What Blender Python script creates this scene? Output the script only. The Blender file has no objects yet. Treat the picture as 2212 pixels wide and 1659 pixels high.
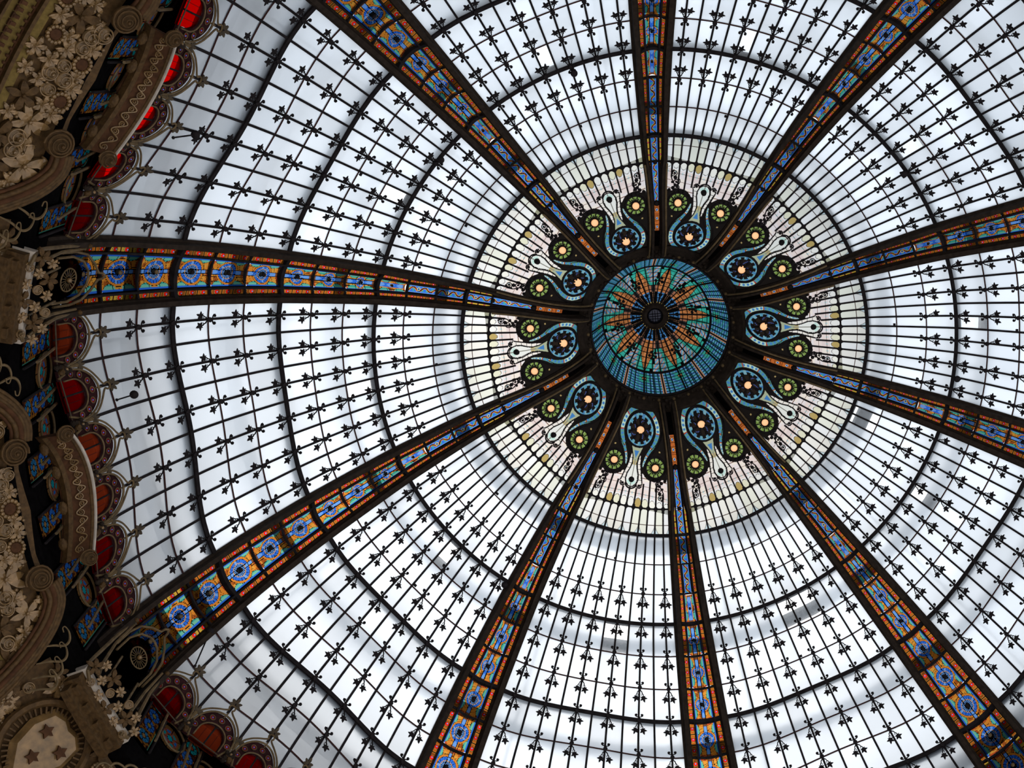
import bpy, math, random
from mathutils import Vector, Matrix
random.seed(7)
C = bpy.context.scene.collection
SC = bpy.context.scene
PI = math.pi
BAY = math.radians(36)

# ------------------------------------------------------------------ camera
cam = bpy.data.cameras.new('camera')
co = bpy.data.objects.new('camera', cam); C.objects.link(co)
W, H = 2212.0, 1659.0
FPX = 3003.72
cam.sensor_fit = 'HORIZONTAL'; cam.sensor_width = 36.0
cam.lens = FPX / W * 36.0
cam.shift_x = -(1562.09 - W / 2) / W
cam.shift_y = (943.56 - H / 2) / W
cam.clip_start = 0.1; cam.clip_end = 500
rx = Vector((-0.98909733, -0.05798689, -0.13536616))
ry = Vector((0.09192933, -0.96123726, -0.259946))
rz = Vector((-0.11504553, -0.26955601, 0.95608791))
M = Matrix((rx, -ry, -rz)).transposed().to_4x4()
M.translation = Vector((2.5287, 6.2116, 0.0))
co.matrix_world = M
SC.camera = co

# ------------------------------------------------------------------ world, light, exposure
vs = SC.view_settings
vs.view_transform = 'Standard'; vs.look = 'None'; vs.gamma = 1.0; vs.use_curve_mapping = False
vs.exposure = 0.0
SC.cycles.max_bounces = 8
SC.cycles.transparent_max_bounces = 12
SC.cycles.sample_clamp_indirect = 3.0
SC.cycles.use_denoising = True
wd = bpy.data.worlds.new('overcast_sky'); SC.world = wd; wd.use_nodes = True
nt = wd.node_tree; nt.nodes.clear()
def N(t, nt_=None, **k):
    n = (nt_ or nt).nodes.new(t)
    for a, b in k.items(): setattr(n, a, b)
    return n
def link(a, b, nt_=None): (nt_ or nt).links.new(a, b)
wo = N('ShaderNodeOutputWorld'); bg = N('ShaderNodeBackground'); tc = N('ShaderNodeTexCoord')
dot = N('ShaderNodeVectorMath', operation='DOT_PRODUCT')
SUN = (0.04, -0.40, 0.91)
sv = Vector(SUN).normalized(); dot.inputs[1].default_value = sv
link(tc.outputs['Generated'], dot.inputs[0])
glow = N('ShaderNodeMapRange', interpolation_type='SMOOTHSTEP')
glow.inputs['From Min'].default_value = 0.915; glow.inputs['From Max'].default_value = 0.990
link(dot.outputs['Value'], glow.inputs['Value'])
cl = N('ShaderNodeTexNoise'); cl.inputs['Scale'].default_value = 5.0; cl.inputs['Detail'].default_value = 3.0
link(tc.outputs['Generated'], cl.inputs['Vector'])
cr = N('ShaderNodeMapRange'); cr.inputs['From Min'].default_value = .35; cr.inputs['From Max'].default_value = .68
cr.inputs['To Min'].default_value = 0.80; cr.inputs['To Max'].default_value = 1.25
link(cl.outputs['Fac'], cr.inputs['Value'])
mx = N('ShaderNodeMix', data_type='RGBA')
mx.inputs['A'].default_value = (1.14, 1.25, 1.38, 1); mx.inputs['B'].default_value = (2.30, 2.28, 2.26, 1)
link(glow.outputs['Result'], mx.inputs['Factor'])
ml = N('ShaderNodeVectorMath', operation='SCALE')
link(mx.outputs['Result'], ml.inputs[0]); link(cr.outputs['Result'], ml.inputs['Scale'])
link(ml.outputs['Vector'], bg.inputs['Color']); bg.inputs['Strength'].default_value = 1.0
link(bg.outputs['Background'], wo.inputs['Surface'])

def area(name, loc, target, size, power, col):
    l = bpy.data.lights.new(name, 'AREA'); l.energy = power; l.color = col; l.size = size; l.shape = 'DISK'
    o = bpy.data.objects.new(name, l); C.objects.link(o); o.location = loc
    o.rotation_euler = (Vector(target) - Vector(loc)).to_track_quat('-Z', 'Y').to_euler()
    return o
# warm shop lighting rising from the galleries far below
area('gallery_light', (4.0, 0.0, 6.0), (10.5, 0.5, 20.5), 3.0, 190.0, (1.0, 0.74, 0.42))
area('gallery_light', (0.0, 2.0, 2.0), (4.0, 0.0, 28.0), 5.0, 60.0, (1.0, 0.72, 0.45))

# ------------------------------------------------------------------ materials
def newmat(name):
    m = bpy.data.materials.new(name); m.use_nodes = True
    m.node_tree.nodes.clear(); return m, m.node_tree
def metal(name, col, rough=.55, metallic=.3, bump=0.0, var=.35, scale=9.0, spec=.12):
    m, t = newmat(name)
    o = N('ShaderNodeOutputMaterial', t); p = N('ShaderNodeBsdfPrincipled', t)
    tc = N('ShaderNodeTexCoord', t); nz = N('ShaderNodeTexNoise', t)
    nz.inputs['Scale'].default_value = scale; nz.inputs['Detail'].default_value = 4
    link(tc.outputs['Object'], nz.inputs['Vector'], t)
    r = N('ShaderNodeMapRange', t); r.inputs['From Min'].default_value = .3; r.inputs['From Max'].default_value = .7
    r.inputs['To Min'].default_value = 1 - var; r.inputs['To Max'].default_value = 1 + var
    link(nz.outputs['Fac'], r.inputs['Value'], t)
    v = N('ShaderNodeVectorMath', t, operation='SCALE'); v.inputs[0].default_value = col
    link(r.outputs['Result'], v.inputs['Scale'], t); link(v.outputs['Vector'], p.inputs['Base Color'], t)
    p.inputs['Roughness'].default_value = rough; p.inputs['Metallic'].default_value = metallic; p.inputs['Specular IOR Level'].default_value = spec
    if bump:
        b = N('ShaderNodeBump', t); b.inputs['Strength'].default_value = bump; b.inputs['Distance'].default_value = .02
        link(nz.outputs['Fac'], b.inputs['Height'], t); link(b.outputs['Normal'], p.inputs['Normal'], t)
    link(p.outputs['BSDF'], o.inputs['Surface'], t)
    return m
IRON = metal('dark_iron', (.012, .009, .009), rough=.8, metallic=0, spec=.06)
RUST = metal('rust_red_glazing_bar', (.030, .008, .006), rough=.7, metallic=0)
RIBIRON = metal('brown_black_rib_iron', (.020, .013, .009), bump=.3, rough=.8, metallic=0, spec=.06)
BRONZE = metal('dull_bronze_tube', (.10, .062, .028), rough=.5, metallic=.1)
GOLD = metal('shaded_gilded_plaster', (.060, .030, .010), rough=.6, metallic=.1, bump=.6, scale=14)  # ground gilding darkened so the shadows between the leaves sit in the colour
GOLDHI = metal('highlit_gilded_relief', (.155, .083, .028), rough=.35, metallic=.2, spec=.5, bump=.3)  # lighter twin of the ground gilding, carries painted highlights of the relief
OCHRE = metal('ochre_plaster', (.12, .075, .02), rough=.9, metallic=0, bump=.2, scale=20, var=.2)
BROWN = metal("brown_plaster", (.050, .019, .007), rough=.8, metallic=0, bump=.3)
PALE = metal('pale_stone_edge', (.36, .29, .23), rough=.9, metallic=0, var=.15)
WALLOUT = metal('outer_grey_render', (.30, .31, .33), rough=1, metallic=0, spec=0, var=.1, scale=2)
DARK = metal('plain_black', (.003, .0025, .0025), rough=1.0, metallic=0, spec=0.0)  # near-black for closing sheets, also paints the shade of the hollow
STEEL = metal('outer_steel', (.10, .11, .12), rough=.8, metallic=0)

def frosted(name, col, randomv=.12, attr=False, wt=(.30, .50, .2), rough=.5, gain=1.0):
    m, t = newmat(name)
    o = N('ShaderNodeOutputMaterial', t)
    if attr:
        a = N('ShaderNodeVertexColor', t); a.layer_name = 'Col'; src = a.outputs['Color']
    else:
        a = N('ShaderNodeRGB', t); a.outputs[0].default_value = (*col, 1); src = a.outputs[0]
    oi = N('ShaderNodeObjectInfo', t); r = N('ShaderNodeMapRange', t)
    r.inputs['To Min'].default_value = (1 - randomv) * gain; r.inputs['To Max'].default_value = gain
    link(oi.outputs['Random'], r.inputs['Value'], t)
    v = N('ShaderNodeVectorMath', t, operation='SCALE')
    link(src, v.inputs[0], t); link(r.outputs['Result'], v.inputs['Scale'], t)
    col_ = v.outputs['Vector']
    tr = N('ShaderNodeBsdfTransparent', t); tl = N('ShaderNodeBsdfTranslucent', t); rf = N('ShaderNodeBsdfRefraction', t)
    rf.inputs['IOR'].default_value = 1.2; rf.inputs['Roughness'].default_value = rough
    for s in (tr, tl, rf): link(col_, s.inputs['Color'], t)
    m1 = N('ShaderNodeMixShader', t); m2 = N('ShaderNodeMixShader', t)
    a_, b_, c_ = wt
    m1.inputs[0].default_value = b_ / (a_ + b_) if a_ + b_ else 0
    link(rf.outputs[0], m1.inputs[1], t); link(tl.outputs[0], m1.inputs[2], t)
    m2.inputs[0].default_value = c_
    link(m1.outputs[0], m2.inputs[1], t); link(tr.outputs[0], m2.inputs[2], t)
    link(m2.outputs[0], o.inputs['Surface'], t)
    return m
WHITE = frosted('frosted_white_glass', (.96, .97, .98))
STAIN = frosted('stained_glass', (1, 1, 1), randomv=.25, attr=True, wt=(0, .35, .65), gain=.46)
CREAMG = frosted('pale_leaded_glass', (1, 1, 1), randomv=.08, attr=True, wt=(0, .5, .5), gain=.60)
CLEAR = frosted('clearer_replacement_glass', (.97, .97, .97), randomv=0, wt=(.1, .1, .8))
def plainglass(name, col): return frosted(name, col, randomv=.2, wt=(0, .35, .65))
REDG = plainglass('red_glass', (1.0, .028, .016))
BLUEG = plainglass('pale_blue_glass', (.35, .62, 1.0))
SALM = plainglass('salmon_glass', (.85, .28, .14))
CRIM = plainglass('crimson_glass', (.75, .035, .05))
AMBER = plainglass('amber_glass', (.95, .42, .06))
def lampmat(name, col, s):
    m, t = newmat(name); o = N('ShaderNodeOutputMaterial', t); e = N('ShaderNodeEmission', t)
    lw = N('ShaderNodeLayerWeight', t); lw.inputs['Blend'].default_value = .35
    mxx = N('ShaderNodeMix', t, data_type='RGBA')
    mxx.inputs['A'].default_value = (*col, 1); mxx.inputs['B'].default_value = (col[0] * .75, col[1] * .45, col[2] * .3, 1)
    link(lw.outputs['Facing'], mxx.inputs['Factor'], t); link(mxx.outputs['Result'], e.inputs['Color'], t)
    e.inputs['Strength'].default_value = s
    link(e.outputs[0], o.inputs['Surface'], t); return m
LAMP = lampmat('warm_opal_bulb', (1.0, .62, .33), 1.05)
LAMPHOT = lampmat('hot_filament', (1.0, .85, .6), 2.0)
CRYST = frosted('crystal', (.14, .14, .16), randomv=0, wt=(.5, .2, .3))

# ------------------------------------------------------------------ dome profile
T0 = -5
RT = [1.85, 2.23, 2.80, 3.37, 3.93, 4.5, 5.094, 5.679, 6.254, 6.807, 7.336, 7.843, 8.338, 8.796, 9.232, 9.593, 9.933, 10.20, 10.40, 10.49]
ZT = [31.75, 31.12, 30.69, 30.45, 30.27, 30.063, 29.753, 29.403, 29.032, 28.558, 28.054, 27.545, 26.941, 26.316, 25.62, 24.918, 24.191, 23.464, 22.737, 22.01]
AT = [0, 0, 0, 0, 0, 0, 0, .001, .001, .004, .008, .012, .017, .022, .026, .031, .036, .038, .039, .040]
ZB = 24.0
def cat(tab, t):
    x = t - T0; i = int(math.floor(x)); i = max(0, min(len(tab) - 2, i)); f = x - i
    p1, p2 = tab[i], tab[i + 1]
    p0 = tab[i - 1] if i > 0 else 2 * p1 - p2
    p3 = tab[i + 2] if i + 2 < len(tab) else 2 * p2 - p1
    return p1 + .5 * f * (p2 - p0 + f * (2 * p0 - 5 * p1 + 4 * p2 - p3 + f * (3 * (p1 - p2) + p3 - p0)))
def prof(t): return cat(RT, t), cat(ZT, t), cat(AT, t)
def rn(t):
    a, b = prof(t - .05), prof(t + .05)
    dr, dz = b[0] - a[0], b[1] - a[1]; l = math.hypot(dr, dz)
    return -dz / l, dr / l, dr / l, dz / l       # outward normal (r,z), tangent (r,z) towards the foot
def surf(t, o, h=0.0, dx=0.0):
    """point on the glass of bay 0: ring index t, azimuth o in bays from the bay middle, h outward"""
    r, z, A = prof(t)
    g = (1 - math.cos(PI * min(abs(o) / .39, 1))) / 2
    r *= 1 + A * g
    nr, nz, _, _ = rn(t)
    a = -o * BAY
    rr = r + nr * h
    return Vector((rr * math.cos(a) - dx * math.sin(a) * -1 * 0 + dx * math.sin(a), rr * math.sin(a) - dx * math.cos(a), z + nz * h))
def t_of_r(r):
    for i in range(len(RT) - 1):
        if RT[i] <= r <= RT[i + 1]: return T0 + i + (r - RT[i]) / (RT[i + 1] - RT[i])
    return T0 if r < RT[0] else T0 + len(RT) - 1
def sxr(x, r, h=0.0):
    """bay-0 inner zone: lateral metres x (positive = positive azimuth offset), distance r from the axis line"""
    rr = math.hypot(x, r); t = t_of_r(rr)
    nr, nz, _, _ = rn(t); z = cat(ZT, t)
    a = -math.atan2(x, r); q = rr + nr * h
    return Vector((q * math.cos(a), q * math.sin(a), z + nz * h))
def ribp(t, x, h=0.0):
    """rib centred on azimuth 0: t, lateral metres x, h outward"""
    r, z, A = prof(t); nr, nz, _, _ = rn(t)
    return Vector((r * (1 + A) + nr * h, -x, z + nz * h))
def D2t(d): return 11 + d / .727
def D0(o): return .09
def low(s, y, o0, h=0.0):
    """foot zone, bay 0: s lateral metres from azimuth o0 (bays), y metres below the finial line"""
    o = o0 + s / (10.2 * BAY)
    return surf(D2t(D0(o) + y), o, h)
def cyl(o, z, r, h=0.0):
    a = -o * BAY; return Vector(((r + h) * math.cos(a), (r + h) * math.sin(a), z))

# ------------------------------------------------------------------ mesh building
class MB:
    def __init__(s): s.v = []; s.f = []; s.m = []; s.c = []; s.mats = []
    def mi(s, m):
        if m not in s.mats: s.mats.append(m)
        return s.mats.index(m)
    def add(s, vs, fs, mat, col=None):
        b = len(s.v); s.v += [tuple(p) for p in vs]; k = s.mi(mat)
        for f in fs:
            s.f.append([b + i for i in f]); s.m.append(k); s.c.append(col)
    def quad(s, a, b, c, d, mat, col=None): s.add([a, b, c, d], [(0, 1, 2, 3)], mat, col)
    def box8(s, p, mat):      # p: 4 bottom + 4 top
        s.add(p, [(0, 3, 2, 1), (4, 5, 6, 7), (0, 1, 5, 4), (1, 2, 6, 5), (2, 3, 7, 6), (3, 0, 4, 7)], mat)
    def box(s, c, sz, mat, rot=None):
        c = Vector(c); x, y, z = sz[0] / 2, sz[1] / 2, sz[2] / 2
        p = [Vector(q) for q in ((-x, -y, -z), (x, -y, -z), (x, y, -z), (-x, y, -z), (-x, -y, z), (x, -y, z), (x, y, z), (-x, y, z))]
        if rot: p = [rot @ q for q in p]
        s.box8([c + q for q in p], mat)
    def sweep(s, secs, mat, closed=False, caps=True):
        n = len(secs[0]); b = len(s.v); k = s.mi(mat)
        for q in secs: s.v += [tuple(p) for p in q]
        L = len(secs); rng = range(L if closed else L - 1)
        for i in rng:
            j = (i + 1) % L
            for a in range(n):
                c = (a + 1) % n
                s.f.append([b + i * n + a, b + i * n + c, b + j * n + c, b + j * n + a]); s.m.append(k); s.c.append(None)
        if caps and not closed:
            s.f.append([b + a for a in range(n)][::-1]); s.m.append(k); s.c.append(None)
            s.f.append([b + (L - 1) * n + a for a in range(n)]); s.m.append(k); s.c.append(None)
    def tube(s, pts, rad, mat, n=6, closed=False):
        pts = [Vector(p) for p in pts]; L = len(pts); secs = []; up = None
        for i, p in enumerate(pts):
            d = (pts[(i + 1) % L] - pts[i - 1]) if (closed or 0 < i < L - 1) else (pts[1] - pts[0] if i == 0 else pts[-1] - pts[-2])
            d = d.normalized() if d.length > 1e-9 else Vector((0, 0, 1))
            if up is None: up = d.orthogonal().normalized()
            up = (up - d * up.dot(d)); up = up.normalized() if up.length > 1e-6 else d.orthogonal().normalized()
            sd = d.cross(up); r = rad[i] if isinstance(rad, (list, tuple)) else rad
            secs.append([p + (up * math.cos(2 * PI * a / n) + sd * math.sin(2 * PI * a / n)) * r for a in range(n)])
        s.sweep(secs, mat, closed)
    def ball(s, c, r, mat, seg=10, rings=6, sc=(1, 1, 1), rot=None, bot=-90, top=90):
        c = Vector(c); vs_ = []
        for i in range(rings + 1):
            la = math.radians(bot + (top - bot) * i / rings)
            for j in range(seg):
                lo = 2 * PI * j / seg
                q = Vector((math.cos(la) * math.cos(lo) * r * sc[0], math.cos(la) * math.sin(lo) * r * sc[1], math.sin(la) * r * sc[2]))
                if rot: q = rot @ q
                vs_.append(c + q)
        fs = [(i * seg + j, i * seg + (j + 1) % seg, (i + 1) * seg + (j + 1) % seg, (i + 1) * seg + j) for i in range(rings) for j in range(seg)]
        s.add(vs_, fs, mat)
    def plate(s, poly, th, mat, fn):
        """poly 2D outline -> thin solid through fn(x,y,h)"""
        n = len(poly); v = [fn(x, y, 0) for x, y in poly] + [fn(x, y, -th) for x, y in poly]
        fs = [tuple(range(n)), tuple(range(2 * n - 1, n - 1, -1))] + [(i, (i + 1) % n, n + (i + 1) % n, n + i) for i in range(n)]
        s.add(v, fs, mat)
    def mosaic(s, fn, nu, nv, colf, mat, th=0.0):
        """grid in (u,v) in [0,1]; fn(u,v)->point; colf(u,v)->rgb at cell centres or None"""
        b = len(s.v); k = s.mi(mat)
        for i in range(nv + 1):
            for j in range(nu + 1): s.v.append(tuple(fn(j / nu, i / nv)))
        for i in range(nv):
            for j in range(nu):
                c = colf((j + .5) / nu, (i + .5) / nv)
                if c is None: continue
                q = b + i * (nu + 1) + j
                s.f.append([q, q + 1, q + nu + 2, q + nu + 1]); s.m.append(k); s.c.append(c)
    def mesh(s, name, dz=0.0, smooth=False):
        me = bpy.data.meshes.new(name)
        vv = [(x, y, z - dz) for x, y, z in s.v] if dz else s.v
        me.from_pydata(vv, [], s.f)
        for m in s.mats: me.materials.append(m)
        me.polygons.foreach_set('material_index', s.m)
        if any(c is not None for c in s.c):
            ca = me.color_attributes.new('Col', 'FLOAT_COLOR', 'CORNER'); data = []
            for f, c in zip(s.f, s.c):
                c = c or (0, 0, 0); data += [c[0], c[1], c[2], 1.0] * len(f)
            ca.data.foreach_set('color', data)
        if smooth: me.polygons.foreach_set('use_smooth', [True] * len(me.polygons))
        me.update(); return me
def ob(name, me, parent=None, mat=None, **props):
    o = bpy.data.objects.new(name, me); C.objects.link(o)
    if parent is not None: o.parent = parent
    if mat is not None: o.matrix_local = mat
    for k, v in props.items(): o[k] = v
    return o
def root(name, b=0.0, label=None, category=None, group=None, kind=None, base=None):
    """Empty on the dome axis at the dome foot, turned to bay b (or at its own base point)"""
    o = bpy.data.objects.new(name, None); C.objects.link(o); o.empty_display_size = .3
    if base is None: o.location = (0, 0, ZB)
    else: o.location = base
    o.rotation_euler = (0, 0, -b * BAY)
    for k, v in (('label', label), ('category', category), ('group', group), ('kind', kind)):
        if v: o[k] = v
    return o
def barsec(t, o, w, h0, h1):
    return [surf(t, o, h0, -w / 2), surf(t, o, h0, w / 2), surf(t, o, h1, w / 2), surf(t, o, h1, -w / 2)]

STEP = .0695
EDGE = .398
BAYNAME = {0: 'left', 1: 'lower left', 2: 'bottom, left of centre', 3: 'bottom, right of centre', 4: 'lower right',
           5: 'right', 6: 'upper right', 7: 'top, right of centre', 8: 'top, left of centre', 9: 'upper left'}

# ------------------------------------------------------------------ windows (ten bays of frosted glass)
olist = [-EDGE] + [STEP * m for m in range(-5, 6)] + [EDGE]
TEND = {}
def pane_mesh(i, j):
    o0, o1 = olist[i], olist[i + 1]; mb = MB(); th = .008
    t0, t1 = j, j + 1
    if j == 11:                      # last row reaches down behind the scallops
        om = (o0 + o1) / 2; t1 = D2t(D0(om) + .62)
    rows = 3
    for side, h in ((0, 0.0), (1, -th)):
        pass
    vs_ = []
    for k in range(rows + 1):
        t = t0 + (t1 - t0) * k / rows
        vs_ += [surf(t, o0, 0), surf(t, o1, 0), surf(t, o1, -th), surf(t, o0, -th)]
    fs = []
    for k in range(rows):
        a = 4 * k; b = a + 4
        fs += [(a, a + 1, b + 1, b), (a + 3, b + 3, b + 2, a + 2)]
    mb.add(vs_, fs, WHITE)
    return mb.mesh('pane', ZB)
pane_me = {(i, j): pane_mesh(i, j) for i in range(12) for j in range(12)}

def mull_mesh(m):
    o = STEP * m; mb = MB(); secs = []
    tend = D2t(D0(o) + (.10 if m % 2 else .60))
    t0 = -1.95 if abs(m) > 1 else -1.75
    if abs(m) in (3,): t0 = -2.2
    if abs(m) == 5: t0 = -1.6
    n = 34
    for k in range(n + 1):
        t = t0 + (tend - t0) * k / n
        w = .034 if t < 0 else .036 + .0008 * t
        secs.append(barsec(t, o, w, .012, -.024))
    mb.sweep(secs, IRON); return mb.mesh('mullion', ZB)
mull_me = {m: mull_mesh(m) for m in range(-5, 6)}
def ring_mesh(j):
    mb = MB(); secs = []; th = j in (0, 3, 6, 9)
    w = .075 if th else (.045 if j == -1 else .024); ho = .16 if th else .008; hi = -.05 if th else -.02
    if j == 0: w, ho = .085, .18
    n = 24
    for k in range(n + 1):
        o = -EDGE + 2 * EDGE * k / n
        nrm = w / 2
        dt = nrm / .7
        secs.append([surf(j - dt, o, ho), surf(j + dt, o, ho), surf(j + dt, o, hi), surf(j - dt, o, hi)])
    mb.sweep(secs, IRON if (th or j == -1) else RUST)
    if j == -1:                        # rounded web corners of the oval cells
        for o in [STEP * m for m in range(-5, 6)]:
            mb.plate([(-.075, 0), (-.03, .035), (0, .09), (.03, .035), (.075, 0), (.03, -.035), (0, -.09), (-.03, -.035)], .03, IRON,
                     lambda x, y, h, o=o: surf(-1 + y / .58, o, h - .02, x))
    return mb.mesh('glazing_ring', ZB)
ring_me = {j: ring_mesh(j) for j in range(-1, 12)}

# leaf ornament on the iron bars: boss, pair of curls towards the crown, pair of ivy leaves towards the foot
def ivy(cx, cy, ang, s, flip):
    pts = []
    lobes = [(0, 1.12), (62, .95), (122, .70), (-62, .98), (-122, .72)]
    lobes.sort(key=lambda q: q[0])
    for i, (a, l) in enumerate(lobes):
        a2 = lobes[(i + 1) % 5][0] + (360 if i == 4 else 0)
        for da, rr in ((-17, .66 * l), (0, l), (17, .66 * l)):
            pts.append((a + da, rr))
        pts.append(((a + a2) / 2, .46))
    out = []
    for a, rr in pts:
        q = math.radians(a * flip + ang)
        out.append((cx + math.sin(q) * rr * s, cy + math.cos(q) * rr * s))
    return out if flip < 0 else out[::-1]
def ornament(sx, halves=(1, -1)):
    mb = MB(); f = lambda x, y, h: Vector((x, y, h))
    d = .048
    mb.plate([(0, -d * 1.3), (d * .75, -d * .6), (d, 0), (d * .7, d * .7), (0, d * 1.7), (-d * .7, d * .7), (-d, 0), (-d * .75, -d * .6)], .035, IRON, lambda x, y, h: Vector((x, y, h - .045)))
    for sg in (1, -1):
        path = [(0, -.035), (.02, -.066), (.058, -.074), (.086, -.094), (.088, -.122), (.062, -.126)]
        mb.tube([Vector((sg * x * sx, y, -.055)) for x, y in path], .012, IRON, n=4)
        mb.ball((sg * .064 * sx, -.112, -.055), .030, IRON, seg=7, rings=4)
    for sg in halves:
        path = [(.0, .02), (.022, .07), (.052, .10), (.062, .14), (.085, .17), (.088, .21)]
        mb.tube([Vector((sg * x * sx, y, -.05 - .15 * y)) for x, y in path], .0125, IRON, n=4)
        mb.tube([Vector((sg * x * sx, y, -.07)) for x, y in ((.06, .14), (.04, .165), (.045, .19), (.06, .18))], .007, IRON, n=4)
        poly = ivy(sg * .085 * sx, .245, sg * 20, .098, sg)
        mb.plate(poly, .012, IRON, lambda x, y, h, sg=sg: Vector((x, y, h - .085 - .25 * abs(abs(x) - .085))))
    return mb.mesh('leaf_ornament')
orn = {}
for j in range(2, 11):
    orn[j] = ornament(.80 + .045 * (j - 2))
orn_half = {(-1): ornament(.95, (-1,)), 1: ornament(.95, (1,))}
def frame(t, o, b=0):
    """tangent frame on bay-0 glass: x lateral (+o), y towards foot, z outward"""
    p = surf(t, o); ty = (surf(t + .03, o) - surf(t - .03, o)).normalized()
    tx = (surf(t, o + .002) - surf(t, o - .002)).normalized(); tz = tx.cross(ty).normalized()
    if tz.dot(Vector((p.x, p.y, 8))) < 0: tz = -tz
    tx = ty.cross(tz).normalized()
    if tx.dot(surf(t, o + .002) - surf(t, o - .002)) < 0: tx = -tx
    m = Matrix((tx, ty, tz)).transposed().to_4x4(); m.translation = p - Vector((0, 0, ZB)); return m
orn_fr = {(j, m): frame(j, STEP * m) for j in range(2, 11) for m in (-5, -3, -1, 1, 3, 5)}
HALF = {(5, 2, 1): 1, (5, 4, -1): 1, (6, 4, -5): 1, (3, 3, 5): -1, (4, 3, 5): 1}

# the cream and pale-blue panes inside the thick ring
def lens(x, y, w): return abs(x - y) < w
BLK = (.004, .004, .004)
def cream_mesh(i):
    o0, o1 = olist[i], olist[i + 1]
    warm = random.Random(i * 13 + 5)
    base = warm.choice([(.93, .90, .82), (.95, .94, .90), (.88, .88, .76), (.93, .93, .92)])
    def col(u, v):
        c = base
        if v > .55:                                   # arcs swell in the outer half
            e = abs(((i + u) % 2) - 1)               # 1 at pair edges, 0 in the middle
            arc = math.sqrt(max(0, 1 - ((v - .50) / .52) ** 2))
            if e > arc: c = (.66, .80, .84)
            if abs(e - arc) < .045 and v < .97: c = (.30, .29, .27)
        if abs(v - .62) < .012: c = (.12, .08, .07)
        if v < .03: c = BLK
        return c
    mb = MB(); mb.mosaic(lambda u, v: surf(-1 + v, o0 + (o1 - o0) * u), 18, 66, col, CREAMG)
    return mb.mesh('cream_pane', ZB)
cream_me = [cream_mesh(i) for i in range(12)]

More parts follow.
